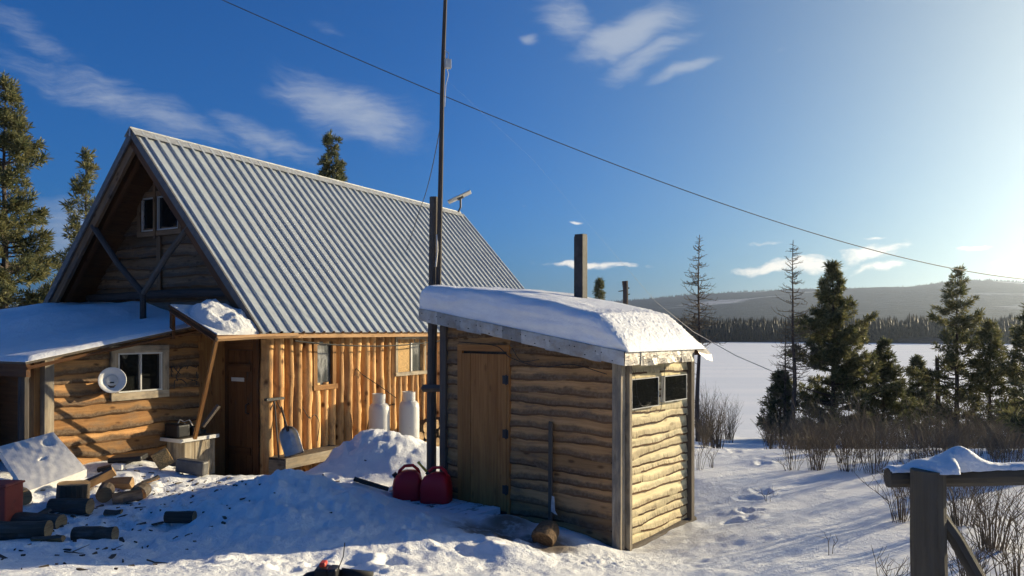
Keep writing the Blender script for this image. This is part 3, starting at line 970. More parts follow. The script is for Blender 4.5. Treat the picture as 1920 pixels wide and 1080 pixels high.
def snow_sheet(name, fr, x0, x1, y0, y1, base, thick, nx=60, ny=40, mat='snow', **kw):
    """closed sheet of snow: base(x,y) is what it lies on, thick(x,y) its depth; edges come down to the base"""
    xs = np.linspace(x0, x1, nx); ys = np.linspace(y0, y1, ny)
    X, Yg = np.meshgrid(xs, ys, indexing='ij')
    B = base(X, Yg); T = thick(X, Yg)
    mb = MB()
    rows = []
    for i in range(nx):
        rows.append([fr.p(X[i, j], Yg[i, j], B[i, j] + T[i, j]) for j in range(ny)])
    mb.grid(rows)
    for i in (0, nx - 1): mb.grid([[fr.p(X[i, j], Yg[i, j], B[i, j] - .004) for j in range(ny)], rows[i]])
    for j in (0, ny - 1): mb.grid([[fr.p(X[i, j], Yg[i, j], B[i, j] - .004) for i in range(nx)], [rows[i][j] for i in range(nx)]])
    return mb


# snow lump slid down on to the porch roof
b_ = lambda x, y: 2.24 + (EAVE_N - y) * .43
def th(x, y):
    d = np.sqrt(((x + .62) / .50) ** 2 + ((y + .05) / .50) ** 2)
    return .012 + (.24 * np.clip(1 - d ** 2.2, 0, 1) ** .6 * (.8 + .35 * fbm(x * 3.5, y * 3.5, 3))) + .016 * np.abs(fbm(x * 12, y * 12, 2)) * (d < 1)
o = snow_sheet("s", H, -1.15, .0, -.60, .40, b_, th, 70, 60).build("snow_patch", M['snow_crust'], None, loc=H.p(-.6, -.05, 2.4), smooth=True)
tag(o, "lump of crusted snow slid down on the small porch roof over the entry", "snow")

# ------------------------------------------------------------------ lean-to against the gable
lean = thing("lean_to_shed", "low slab-sided lean-to with one window and flat sloping roof under blue shaded snow", "shed", tuple(LF.p(-2.6, 0, .3)))
LZ = lambda t: 2.484 + .189 * t
mb = MB(); slab_wall(mb, LF, -2.60, -.40, .1, 2.5, .165, lambda x: LZ(x) - .03, holes=((-1.72, -1.06, 1.45, 1.98),), seed=33, out=.045, ragged=1.2)
mb.build("slab_wall", [M['slab_orange'], M['bark']], lean)
mb = MB(); mb.box(LF, -2.6, -.4, -.12, -.03, .1, 1.95); mb.box(LF, -.42, -.3, -1.0, -.03, .1, 2.2); mb.box(LF, -2.64, -2.56, -2.4, -.03, .1, 1.95); mb.build("inner_wall", M['plank_dark'], lean)
mb = MB(); mb.box(LF, -2.72, -2.60, -.06, .065, .1, LZ(-2.66) - .03, jit=.006); mb.build("corner_post", M['trim_grey'], lean)
mb = MB(); mb.box(LF, -2.80, -2.73, -.2, -.02, .1, LZ(-2.76) - .03); mb.build("inner_post", M['plank'], lean)
mb = MB(); frame_boards(mb, LF, -1.84, -.95, 1.33, 2.09, .10, .03, .075)
wn = mb.build("window", M['trim_grey'], lean)
w = MB(); frame_boards(w, LF, -1.735, -1.055, 1.435, 1.987, .02, .0, .066); w.box(LF, -1.40, -1.38, .021, .064, 1.456, 1.966); w.build("window_frame", M['window_white'], wn)
w = MB(); w.box(LF, -1.717, -1.073, .0, .02, 1.453, 1.969); w.build("pane", M['glass'], wn)
mb = MB()
for (n0, n1) in ((-6.2, -.57),):
    b = len(mb.v)
    for t in (-3.16, .34):
        for n in (n0, n1):
            for dz in (0, .035): mb.v.append(H.p(t, n, LZ(t) + dz))
    for fc in ((0, 2, 3, 1), (4, 5, 7, 6), (0, 1, 5, 4), (2, 6, 7, 3), (0, 4, 6, 2), (1, 3, 7, 5)):
        mb.face([b + k for k in fc], [(random.random(), random.random()) for _ in fc])
rf = mb.build("roof", M['grey_wood'], lean)
mb = MB(); mb.tube([H.p(-3.14, -.585, LZ(-3.14) - .05), H.p(-.45, -.585, LZ(-.45) - .05)], .022, 4); mb.build("rake_board", M['plank_dark'], rf)
mb = MB(); mb.box(Fr(H.p(-3.14, 0, LZ(-3.14)), D, N), .0, .05, -6.2, -.6, -.16, -.004); mb.build("eave_board", M['plank_dark'], rf)
mb = MB(); mb.box(LF, -4.2, -2.62, -2.5, -2.42, .1, 1.7, grain=0)
for k in range(10): mb.box(LF, -3.1, -3.06, -2.4 + k * .14, -2.27 + k * .14 - .006, .1, 1.7)
mb.build("back_wall", M['plank_dark'], lean)
mb = MB(); mb.tube([LF.p(-2.95, .02, .1), LF.p(-2.95, .03, 1.86)], .06, 8); mb.build("shed_post", M['beam_dark'], lean)


def th(x, y):   # x = t along, y = n across
    e = np.clip(np.minimum((y + 6.2) / .25, (-.56 - y) / .05), 0, 1) ** .5 * np.clip((x + 3.17) / .06, 0, 1) ** .5
    hump = .27 * sstep(-y, 2.4, 3.7) * sstep(x, -2.6, -1.2) * (1 - .25 * sstep(x, -.4, .3)) * (1 + .25 * fbm(x * .9, y * .9, 2))
    return e * (.045 + .012 * fbm(x * 1.2, y * 1.2, 3) + hump)
o = snow_sheet("s", H, -3.17, .34, -6.2, -.56, lambda x, y: LZ(x) + .036, th, 60, 90).build("roof_snow", M['snow'], None, loc=H.p(-1.5, -3, 2.3), smooth=True)
tag(o, "smooth sheet of snow with a low hump lying on the lean-to roof, in blue shade", "snow")

# round enamel yard lamp beside the lean-to window
lp = P(210, 713, 9.95); ax = (N * .80 - D * .35 + Vector((0, 0, .12))).normalized()
sx = ax.cross(Vector((0, 0, 1))).normalized(); LAF = Fr(lp, sx, sx.cross(ax), ax)
lamp = thing("yard_lamp", "round white enamel yard lamp hung beside the lean-to window", "lamp", tuple(lp))
mb = MB(); mb.lathe(LAF, [(.0, -.09), (.06, -.09), (.078, -.05), (.12, -.03), (.168, .02), (.174, .028), (.168, .032), (.12, -.008), (.088, -.018), (.078, -.02)], 28); mb.build("shade", M['enamel'], lamp, smooth=True)
mb = MB(); mb.lathe(LAF, [(.078, -.02), (.074, -.004), (.066, -.002), (.0, -.004)], 20); mb.build("lens", M['window_white'], lamp, smooth=True)
mb = MB(); mb.box(LAF, -.025, .025, -.04, -.02, -.003, .001); mb.build("socket_slot", M['black'], lamp)
mb = MB(); mb.tube([lp - ax * .08, lp - ax * .16, lp - N * .22 - Vector((0, 0, .02))], .02, 8); mb.build("bracket", M['wire'], lamp)
mb = MB(); mb.tube([lp - ax * .10 + Vector((0, 0, -.16)), lp - ax * .10 + Vector((0, 0, -.03))], [.10, .105], 14); mb.build("housing", M['grey_wood'], lamp)

# ------------------------------------------------------------------ sauna
AZB = 39.42
B2 = Vector((math.sin(R(AZB)), math.cos(R(AZB)), 0)); A2 = Vector((-B2.y, B2.x, 0))
S0 = Vector((1.15, 7.78, 0))
SF = Fr(S0, A2, -B2)          # front wall: x to the left, y towards the yard
SR = Fr(S0, B2, -A2)          # right wall: x away from the viewer, y to the sunny side
sauna = thing("sauna_hut", "small slab-sided hut with plank door and thick snow on its sloping roof", "hut", tuple(S0))
rz = lambda s: 1.937 + .1655 * (s + .22)
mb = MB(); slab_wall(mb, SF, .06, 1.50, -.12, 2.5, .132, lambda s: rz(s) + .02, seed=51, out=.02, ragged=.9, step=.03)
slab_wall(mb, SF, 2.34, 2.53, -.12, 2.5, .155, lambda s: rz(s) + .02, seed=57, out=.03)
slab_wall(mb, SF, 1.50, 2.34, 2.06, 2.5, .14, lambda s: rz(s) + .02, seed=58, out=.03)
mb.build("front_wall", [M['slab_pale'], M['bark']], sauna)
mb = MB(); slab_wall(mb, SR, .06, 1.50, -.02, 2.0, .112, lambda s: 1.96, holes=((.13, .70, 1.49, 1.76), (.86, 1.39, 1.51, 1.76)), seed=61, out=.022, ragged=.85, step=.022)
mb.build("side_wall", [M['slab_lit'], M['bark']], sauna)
mb = MB(); mb.box(SF, .02, 2.55, -1.5, -.01, -.1, 1.9)
for k in range(8): mb.box(SF, .02 + k * .316, .335 + k * .316, -1.49, -.012, 1.9, max(1.93, rz(.02 + k * .316) + .02))
mb.build("core_wall", M['beam_dark'], sauna)
mb = MB(); mb.box(SF, -.03, .075, -.03, .06, -.15, rz(0) - .0, jit=.004); mb.box(SR, .061, .11, -.02, .066, -.15, 1.95, jit=.004); mb.build("corner_post", M['trim_grey'], sauna)
mb = MB(); mb.box(SR, 1.50, 1.57, -.03, .075, .02, 1.95, jit=.003); mb.build("corner_post", M['grey_wood'], sauna)
mb = MB(); mb.box(SF, 2.53, 2.63, -.04, .06, -.1, rz(2.58) - .0, jit=.004); mb.build("corner_post", M['post_wood'], sauna)
mb = MB(); planks(mb, SF, 1.545, 2.265, .16, 2.02, .145, .025, .01)
dr = mb.build("door", M['door_wood'], sauna)
mb = MB(); mb.box(SF, 1.50, 1.542, 0, .035, .0, 2.05, jit=.002); mb.box(SF, 2.268, 2.34, 0, .035, .0, 2.05, jit=.002); mb.box(SF, 1.50, 2.34, 0, .038, 2.052, 2.13)
mb.build("door_frame", M['door_wood'], sauna)
for hz in (.42, 1.08, 1.72):
    mb = MB(); mb.box(SF, 1.515, 1.60, .037, .045, hz - .05, hz + .05); mb.tube([SF.p(1.543, .046, hz - .06), SF.p(1.543, .046, hz + .06)], .01, 8); mb.build("hinge", M['wire'], dr)
for (u0, u1, z0, z1) in ((.115, .71, 1.46, 1.785), (.845, 1.405, 1.485, 1.785)):
    mb = MB(); frame_boards(mb, SR, u0, u1, z0, z1, .009, .0, .06); ww = mb.build("window", M['window_white'], sauna)
    mb = MB(); mb.box(SR, u0 + .007, u1 - .007, .03, .054, z0 + .007, z1 - .007); mb.build("pane", M['glass'], ww)
mb = MB(); mb.box(SF, .03, 2.5, -.02, .02, -.3, -.10, jit=.01); mb.build("sill_log", M['beam_dark'], sauna)
mb = MB(); mb.tube([SR.p(-.05, -.02, -.06), SR.p(1.66, .0, -.02)], [.08, .075], 9); mb.build("skid_log", M['fire_bark'], sauna)
# roof
s_lo, s_hi, u_f, u_b = -.22, 2.76, -.30, 1.53     # in (A2, B2) from the corner
RFm = Fr(S0, A2, B2)
zr = lambda s: 2.075 + .1655 * (s + .22)
mb = MB(); b = len(mb.v)
for s in (s_lo, s_hi):
    for u in (u_f, u_b):
        for dz in (-.06, .0): mb.v.append(RFm.p(s, u, zr(s) + dz))
for fc in ((0, 2, 3, 1), (4, 5, 7, 6), (0, 1, 5, 4), (2, 6, 7, 3), (0, 4, 6, 2), (1, 3, 7, 5)): mb.face([b + k for k in fc], [(random.random(), random.random()) for _ in fc])
rf = mb.build("roof", M['plank_dark'], sauna)
rnd = random.Random(4)


def flash_strip(p0, p1, outv, h, segs, parent, name="flashing"):
    mb = MB(); L = (p1 - p0)
    for k in range(segs):
        a, c = k / segs, (k + 1) / segs + .02
        rows = []
        dh = rnd.uniform(-.012, .012); lift = rnd.uniform(.002, .012) + .002 * k % .004
        for i in range(7):
            f = a + (min(c, 1) - a) * i / 6; p = p0 + L * f
            rows.append([p + Vector((0, 0, .012)) - outv * .06, p + Vector((0, 0, .012)) + outv * lift,
                         p + Vector((0, 0, -h * .5)) + outv * (lift + .008 * mn.noise(Vector((f * 14, k, 1)))),
                         p + Vector((0, 0, -h + dh + .008 * mn.noise(Vector((f * 20, k, 3))))) + outv * (lift + .016 * mn.noise(Vector((f * 11, k, 2))) - .003)])
        mb.grid(rows, uvs=.1)
        for i in range(3):
            q = p0 + L * (a + (c - a) * (i + .5) / 3) + outv * (lift + .012) + Vector((0, 0, -h * (.3 + .45 * (i % 2))))
            mb.box(Fr(q, L.normalized(), outv), -.003, .003, -.02, .003, -.003, .003, 1)
    return mb.build(name, [M['flashing'], M['wire']], parent, recalc=False)


flash_strip(RFm.p(s_hi, u_f, zr(s_hi)), RFm.p(s_lo, u_f, zr(s_lo)), -B2, .135, 9, rf)
flash_strip(RFm.p(s_lo, u_f, zr(s_lo)), RFm.p(s_lo, u_b - .28, zr(s_lo)), -A2, .135, 5, rf)
mb = MB()   # bent corner of tin at the far end
p0 = RFm.p(s_lo, u_b - .24, zr(s_lo) + .012); p1 = RFm.p(s_lo, u_b + .06, zr(s_lo) + .01)
mb.grid([[p0, p0 - A2 * .04 + Vector((0, 0, -.03)), p0 - A2 * .05 + Vector((0, 0, -.05))],
         [p0.lerp(p1, .5), p0.lerp(p1, .5) - A2 * .06 + Vector((0, 0, -.06)), p0.lerp(p1, .5) - A2 * .07 + Vector((0, 0, -.12))],
         [p1, p1 - A2 * .07 + Vector((0, 0, -.07)), p1 - A2 * .08 + Vector((0, 0, -.15))]])
mb.build("bent_flashing", M['flashing'], rf, recalc=False)
# cables along the front wall
mb = MB(); mb.tube(curvy([SF.p(2.3, .05, 2.16), SF.p(1.7, .06, 2.12), SF.p(1.45, .06, 1.98), SF.p(1.0, .06, 1.89), SF.p(.6, .05, 1.93), SF.p(.15, .05, 1.84)]), .005, 5); mb.tube(curvy([SF.p(1.45, .05, 2.1), SF.p(1.3, .06, 1.95), SF.p(1.05, .05, 1.97)]), .004, 5)
mb.build("cable", M['wire'], sauna)
mb = MB(); mb.tube(curvy([SR.p(.74, .12, 1.93), SR.p(.76, .08, 1.6), SR.p(.72, .07, 1.40), SR.p(.55, .07, 1.40)]), .003, 4); mb.tube(curvy([SR.p(.1, .07, 1.9), SR.p(.16, .08, 1.78), SR.p(.2, .08, 1.6), SR.p(.3, .08, 1.49), SR.p(.45, .09, 1.51), SR.p(.5, .08, 1.58)]), .0025, 4)
mb.build("wire", M['wire'], sauna)


# snow on the sauna roof: bulging over the front edge, tapering at the low end
def sauna_snow():
    nx, ny = 170, 120
    mb = MB(); rows = []
    for i in range(nx):
        f = i / (nx - 1); s = s_lo - .03 + (s_hi - s_lo + .03) * (f ** 1.55)
        row = []
        d_lo = s - s_lo + .03; d_hi = s_hi - s
        for j in range(ny):
            g = j / (ny - 1)
            # parameter across: 0..1, front face, top, back
            T = .41 * min(1, max(0, d_lo / .36)) ** .6
            T *= max(0, 1 - max(0, 1 - d_hi / .12) ** 2) ** .5 * (.86 + .14 * min(1, d_lo / 1.2)) * (1 - .20 * sstep(s, 1.5, 2.8))
            if g < .26:
                k = g / .26; u = u_f + .012 - .045 * math.sin(k * math.pi * .8) * min(1, T / .25) + .16 * k ** 4; zt = T * (1 - (1 - k) ** 1.5) * .93
            else:
                k = (g - .26) / .74; u = u_f + .172 + (u_b - u_f - .17) * k; zt = T * (.93 + .07 * math.sin(min(1, k * 2.5) * math.pi / 2)) * max(0, 1 - max(0, (k - .72) / .28) ** 2.2) ** .6
            rough = (1 - float(sstep(d_lo, .42, .8)))
            nz = float(fbm(np.array([s * 1.6]), np.array([u * 1.6]), 3)[0]) * .018 + (float(np.abs(fbm(np.array([s * 22]), np.array([u * 22]), 4, .6))[0]) * .017 - .005) * rough * min(1, d_lo / .08)
            yo = float(fbm(np.array([s * 2.2]), np.array([zt * 9 + 4]), 2)[0]) * .014 if g < .26 else 0
            row.append(RFm.p(s, u + yo, zr(s) + .014 + max(0, zt + (nz if zt > .02 else 0))))
        rows.append(row)
    mb.grid(rows)
    mb.grid([[RFm.p(s_hi - .02, u_f + (u_b - u_f) * j / (ny - 1), zr(s_hi) + .006) for j in range(ny)], rows[-1]])
    return mb.build("roof_snow", M['snow_smooth'], None, loc=RFm.p(1.2, .6, 2.4), smooth=True)


tag(sauna_snow(), "thick bulging slab of snow on the hut roof, rough and sunlit at its low end", "snow")
# chimney: weathered board-clad flue
ch = RFm.p(1.1, .85, 0)
CF = Fr(ch, A2, -B2)
chim = thing("chimney", "tall weathered board-clad flue standing up through the snow on the hut roof", "chimney", tuple(ch + Vector((0, 0, 2.3))))
mb = MB(); mb.box(CF, -.07, .05, -.05, .05, 2.25, 3.49, jit=.003); mb.build("flue_casing", M['flue'], chim, bevel=.004)
mb = MB(); mb.box(CF, -.074, -.0705, -.052, .052, 2.25, 3.47); mb.box(CF, -.07, .05, .0525, .058, 2.25, 3.46); mb.build("cover_strip", M['flue'], chim)

# stick and paper on the hut's front wall
mb = MB(); mb.box(SF, .855, .905, .05, .075, .06, 1.28, jit=.006)
tag(mb.build("wooden_stake", M['grey_wood'], None, loc=SF.p(.88, .06, .06), bevel=.003), "thin grey stake leaning upright against the hut's front wall", "stake")
mb = MB(); q = [SF.p(.85, .075, .30), SF.p(.78, .085, .30), SF.p(.79, .08, .46), SF.p(.84, .08, .48)]
mb.grid([[SF.p(.86, .078, .28), SF.p(.85, .09, .37), SF.p(.845, .085, .46)], [SF.p(.82, .09, .27), SF.p(.815, .10, .36), SF.p(.81, .09, .45)], [SF.p(.75, .11, .26), SF.p(.79, .10, .30), SF.p(.80, .09, .38)]])
o = mb.build("paper_scrap", M['paper'], None, loc=SF.p(.82, .08, .26)); sm = o.modifiers.new("thickness", 'SOLIDIFY'); sm.thickness = .004
tag(o, "torn white scrap caught low behind the stake on the hut wall", "paper")

# boardwalk before the hut door
bw = thing("boardwalk", "snow-dusted slatted boardwalk in front of the hut door", "boardwalk", tuple(SF.p(2.1, .4, .1)))
k = 0; s = 1.62
mb = MB()
while s < 3.0:
    z_ = max(gz(*SF.p(s + .06, o_, 0)[:2]) for o_ in (.15, .35, .55)) - .016 + random.uniform(-.004, .004)
    mb.box(SF, s, s + .115, .06, .62 + random.uniform(-.05, .05), z_ - .06, z_ + .02, jit=.004); s += .135
mb.build("slat", M['frosted'], bw)
mb = MB(); mb.box(SF, 1.62, 3.0, .12, .2, -.02, .10); mb.box(SF, 1.62, 3.0, .48, .56, -.02, .10); mb.build("bearer", M['beam_dark'], bw)

# ------------------------------------------------------------------ posts, mast, wires
pp = Vector((-1.06, 9.72, .15))
post = thing("utility_post", "thick grey upright post beside the hut's left corner", "post", tuple(pp))
mb = MB(); mb.tube([pp + Vector((0, 0, -.3)), pp + Vector((.004, 0, 1.3)), pp + Vector((.02, 0, 2.4)), pp + Vector((.035, 0, 3.905))], [.066, .064, .062, .058], 10); mb.build("shaft", M['post_wood'], post)
mb = MB(); a = P(793, 728, 9.66); b = P(842, 728, 9.47); mb.tube([a, b], [.05, .045], 4); mb.build("tie_bar", M['grey_wood'], post)
mz = P(823, 530, 9.62)
mast = thing("antenna_mast", "very tall thin wooden mast lashed to the grey post, rising out of the frame", "mast", tuple(mz))
pts = [P(px, py, 9.62) for px, py in ((822, 535), (824, 440), (827, 300), (829, 180), (832, 80), (835, 0), (838, -90))]
mb = MB(); mb.tube(pts, [.036, .034, .031, .029, .027, .025, .022], 8); mb.build("pole", M['beam_dark'], mast)
bx = P(839, 119, 9.57); BF = Fr(bx, Vector((.9, .3, 0)).normalized(), Vector((.3, -.9, 0)).normalized())
mb = MB(); mb.box(BF, -.035, .045, -.03, .03, -.06, .055, jit=.004); mb.build("antenna_box", M['window_white'], mast, bevel=.006)
mb = MB(); mb.tube([P(834, 95, 9.58), P(842, 100, 9.55), P(840, 110, 9.56)], .005, 4); mb.tube([P(838, 128, 9.57), P(841, 140, 9.57), P(836, 160, 9.58), P(834, 200, 9.6)], .005, 4); mb.build("lead", M['pale_rope'], mast)
mb = MB(); mb.tube([P(817, 500, 9.56), P(820, 470, 9.54), P(819, 440, 9.6)], .012, 5); mb.build("lashing", M['pale_rope'], mast)


def sag(a, b, s, n=24):
    return [a.lerp(b, i / n) + Vector((0, 0, -s * 4 * (i / n) * (1 - i / n))) for i in range(n + 1)]


mb = MB(); mb.tube(sag(P(250, -75, 9.5), P(2050, 528, 30), 1.15, 40), [.006 + .012 * i / 40 for i in range(41)], 5)
tag(mb.build("overhead_cable", M['wire'], None, loc=P(830, 207, 14)), "dark overhead cable slung across the whole sky behind the mast", "cable")
mb = MB(); mb.tube(sag(P(826, 235, 9.62), P(790, 385, 12.9), .12, 12) + sag(P(790, 385, 12.9), P(762, 470, 13.2), .0, 3), .006, 4)
tag(mb.build("guy_wire", M['wire'], None, loc=P(826, 235, 9.62)), "thin dark guy wire running left from the mast down to the metal roof", "wire")
mb = MB(); mb.tube([P(838, 150, 9.62), P(1000, 300, 14.3), P(1110, 428, 19), P(1230, 566, 24), P(1300, 622, 27.5), P(1380, 667, 30), P(1450, 697, 32), P(1530, 690, 33)], [.0004, .0006, .001, .004, .012, .018, .018, .010], 5)
tag(mb.build("guy_rope", M['pale_rope'], None, loc=P(1300, 622, 27.5)), "pale guy rope running from the mast down to the big pine by the lake", "rope")

# flat satellite dish on the ridge
dp = H.p(9.6, RIDGE_N, RIDGE_Z + .05)
dish = thing("satellite_dish", "flat white satellite dish tilted on a short pipe at the ridge's far end", "satellite dish", tuple(dp))
tilt = Vector((math.cos(R(25)), 0, math.sin(R(25)))); DF = Fr(dp + Vector((.06, 0, .40)), tilt, Vector((0, 1, 0)), Vector((-math.sin(R(25)), 0, math.cos(R(25)))))
mb = MB(); mb.box(DF, -.36, .36, -.24, .24, .0, .035); mb.build("panel", M['window_white'], dish, bevel=.015)
mb = MB(); mb.tube([dp + Vector((0, 0, -.05)), dp + Vector((.08, 0, .12)), dp + Vector((.08, 0, .38))], .028, 8); mb.box(DF, -.08, .1, -.06, .06, -.05, -.001); mb.build("mount", M['grey_plastic'], dish)

# cable swag under the house eave
mb = MB(); mb.tube(sag(H.p(.35, .36, 2.14), H.p(5.2, .36, 2.18), .14, 20), .013, 6)
tag(mb.build("eave_cable", M['rubber'], None, loc=H.p(2.5, .36, 2.1)), "black cable drooping below the eave along the log wall", "cable")
mb = MB(); mb.tube(curvy([H.p(2.75, .5, 1.05), H.p(2.5, .28, 1.3), H.p(2.2, .17, 1.5), H.p(2.02, .16, 1.62), H.p(2.0, .15, 1.5)]), .008, 5)
tag(mb.build("gas_hose", M['rubber'], None, loc=H.p(2.4, .3, 1.3)), "thin black hose slanting up the log wall from the left gas cylinder", "hose")
mb = MB(); mb.tube(curvy([H.p(2.7, .5, .95), H.p(2.35, .3, .85), H.p(2.2, .28, .5), H.p(2.3, .4, .2)]), .011, 5)
tag(mb.build("gas_hose", M['rubber'], None, loc=H.p(2.4, .3, .8)), "black hose curving down to the ground left of the left gas cylinder", "hose")
mb = MB(); mb.tube(curvy([H.p(.72, .15, 1.05), H.p(.86, .17, .86), H.p(1.0, .16, .90), H.p(1.1, .16, .74), H.p(1.04, .17, .46)]), .007, 5)
tag(mb.build("gas_hose", M['rubber'], None, loc=H.p(.95, .2, .8)), "black wire loop hung on the log wall right of the scoop shovel", "hose")

# ------------------------------------------------------------------ gas cylinders
def gas_cylinder(px, Y, top_y, label, base=0.0):
    c = P(px, HY, Y); c.z = base
    fr = Fr(c, (1, 0, 0), (0, 1, 0)); ht = P(px, top_y, Y).z
    t = thing("gas_cylinder", label, "gas cylinder", tuple(c), "white gas cylinders by the log wall")
    r = .187; hb = ht - .17
    mb = MB(); mb.lathe(fr, [(0, .03), (r * .8, .03), (r, .1), (r, hb * .5), (r * 1.006, hb * .51), (r, hb * .52), (r, hb - .12), (r * .93, hb - .05), (r * .75, hb - .01), (r * .45, hb + .015), (0, hb + .02)], 28); mb.build("body", M['white_paint'], t, smooth=True)
    mb = MB(); n = 22; rows = []
    for k in range(n + 1):
        a = 1.1 + 5.0 * k / n
        rows.append([fr.p(math.cos(a) * .118, math.sin(a) * .118, hb - .02), fr.p(math.cos(a) * .118, math.sin(a) * .118, ht - .012), fr.p(math.cos(a) * .128, math.sin(a) * .128, ht), fr.p(math.cos(a) * .11, math.sin(a) * .11, ht - .004), fr.p(math.cos(a) * .11, math.sin(a) * .11, hb - .02)])
    mb.grid(rows); mb.build("collar", M['white_paint'], t, smooth=False)
    mb = MB(); mb.tube([fr.p(0, 0, hb), fr.p(0, 0, ht - .03)], .022, 8); mb.tube([fr.p(-.03, -.06, ht - .06), fr.p(.05, .0, ht - .06)], .015, 6); mb.tube([fr.p(0, 0, ht - .03), fr.p(0, 0, ht - .01)], .04, 10); mb.build("valve", M['grey_plastic'], t)
    mb = MB(); mb.lathe(fr, [(r * .8, .0), (r * .84, .0), (r * .84, .08), (r * .8, .08)], 24); mb.build("foot_ring", M['white_paint'], t)
    return t


gas_cylinder(711, 13.2, 738, "white gas cylinder, the left one, half behind the snow bank")
gas_cylinder(767, 13.5, 734, "white gas cylinder nearest the grey post, its right edge sunlit")


proto = None
for row in range(3):
    for k in range(9 - row):
        q = H.p(3.15 + .2 * k + .1 * row + random.uniform(-.02, .02), .52, .12 + .17 * row)
        if proto is None:
            mb = MB(); pts = [N * -.2, N * -.05, N * .1, N * .2]; mb.tube(pts, [.095, .092, .098, .094], 12, capm=1)
            mb.v = [v + Vector((.012 * mn.noise(v * 13), .012 * mn.noise(v * 13 + Vector((3, 0, 0))), .012 * mn.noise(v * 13 + Vector((0, 7, 0))))) for v in mb.v]
            proto = mb.build("stacked_log", [M['fire_bark'], M['cut_end']], None, loc=(0, 0, 0)); o = proto
        else:
            o = proto.copy(); COL.objects.link(o)
        o.location = q; o.rotation_euler = (0, random.uniform(-.1, .1), random.uniform(-.1, .1)); sc_ = random.uniform(.8, 1.08); o.scale = (sc_, sc_, sc_)
        tag(o, "firewood log in the dark stack against the log wall behind the gas cylinders", "log", "firewood stacked behind the gas cylinders")


# ------------------------------------------------------------------ jerry cans
def jerry_can(px, py, Y, rz_, label, spout):
    c = P(px, py, Y); c.z = .185
    t = thing("fuel_can", label, "fuel can", tuple(c), "red fuel cans by the boardwalk")
    fr = Fr(c, (math.cos(rz_), math.sin(rz_), 0), (-math.sin(rz_), math.cos(rz_), 0))
    mb = MB(); n = 32; rows = []
    for (z, sx_, sy_, dx) in ((0, .165, .125, 0), (.015, .187, .147, 0), (.05, .19, .15, 0), (.19, .19, .15, 0), (.255, .176, .142, .0), (.32, .15, .125, .01), (.355, .10, .09, .02), (.37, .06, .06, .03), (.372, .0, .0, .03)):
        row = []
        for k in range(n + 1):
            a = 2 * math.pi * k / n; ca, sa = math.cos(a), math.sin(a); e = .48
            rib = 1 + (.012 * math.cos(a * 8) if .03 < z < .3 else 0)
            row.append(fr.p(dx + sx_ * rib * math.copysign(abs(ca) ** e, ca), sy_ * rib * math.copysign(abs(sa) ** e, sa), z))
        rows.append(row)
    mb.grid(rows); mb.build("body", M['red_plastic'], t, smooth=True)
    mb = MB(); mb.tube([fr.p(-.12, 0, .30), fr.p(-.10, 0, .37), fr.p(-.04, 0, .425), fr.p(.06, 0, .43), fr.p(.12, 0, .38), fr.p(.14, 0, .32)], [.022, .02, .02, .02, .02, .024], 8); mb.build("handle", M['red_plastic'], t, smooth=True)
    if spout:
        mb = MB(); mb.tube([fr.p(-.09, -.0, .34), fr.p(-.12, -.0, .37)], .03, 10); mb.build("spout_collar", M['black'], t)
        mb = MB(); mb.tube([fr.p(-.12, 0, .37), fr.p(-.20, 0, .45), fr.p(-.235, 0, .49)], [.018, .015, .02], 8); mb.build("spout", M['yellow_plastic'], t, smooth=True)
    else:
        mb = MB(); mb.tube([fr.p(-.14, 0, .29), fr.p(-.175, 0, .335)], .032, 10); mb.build("cap", M['black'], t)


jerry_can(765, 942, 9.25, .15, "red plastic fuel can farther from the hut, its black cap on the left", False)
jerry_can(818, 950, 9.12, -.2, "dusty red fuel can with a yellow spout, beside the hut's left corner", True)

# dark plank lying in the snow
pa, pb = P(664, 925, 9.2), P(728, 912, 9.2)
pa.z = gz(pa.x, pa.y) + .03; pb.z = gz(pb.x, pb.y) + .05
mb = MB(); mb.tube([pa, pb], [.05, .045], 4, flat=.6)
tag(mb.build("loose_plank", M['beam_dark'], None, loc=pa), "dark plank sticking out of the snow left of the red fuel cans", "plank")
# round straw-brown block end in the dirty snow
c = P(1020, 1006, 7.35); fb = Fr(c, (1, 0, 0), (0, 1, 0))
mb = MB(); mb.tube([c + Vector((-.02, -.06, -.02)), c + Vector((-.005, -.03, -.0)), c + Vector((.05, .26, -.02))], [.108, .122, .12], 26)
for i, v in enumerate(mb.v):
    mb.v[i] = v + Vector([.012 * mn.noise(v * 14), .012 * mn.noise(v * 14 + Vector((5, 0, 0))), .012 * mn.noise(v * 14 + Vector((0, 5, 0)))])
tag(mb.build("log_round", M['straw'], None, loc=c), "round brown log end half sunk in dirty snow before the hut", "log")

# ------------------------------------------------------------------ step, shovel, broom
step = thing("wooden_step", "low plank step on the ground along the log wall", "step", tuple(H.p(.6, .3, .2)))
mb = MB()
for k in range(4): mb.box(H, .05, 1.45, .04 + k * .105, .135 + k * .105, .30, .335, jit=.003)
mb.build("tread", M['grey_wood'], step)
mb = MB(); mb.box(H, .05, 1.45, .435, .47, .17, .335, jit=.003); mb.box(H, .05, .09, .05, .43, .05, .298); mb.box(H, 1.38, 1.42, .05, .43, .05, .298); mb.build("frame", M['trim_grey'], step)
sb = H.p(.32, .40, .34)
shov = thing("snow_shovel", "aluminium scoop shovel leaning against the log wall on the step", "shovel", tuple(sb))
upv = (Vector((0, 0, 1)) - N * .40).normalized(); rt = upv.cross(N * .6 - D * .8).normalized()
if rt.x < 0: rt = -rt
fw = rt.cross(upv).normalized()
if fw.y > 0: fw = -fw
SHF = Fr(sb, rt, fw, upv)
rows = []
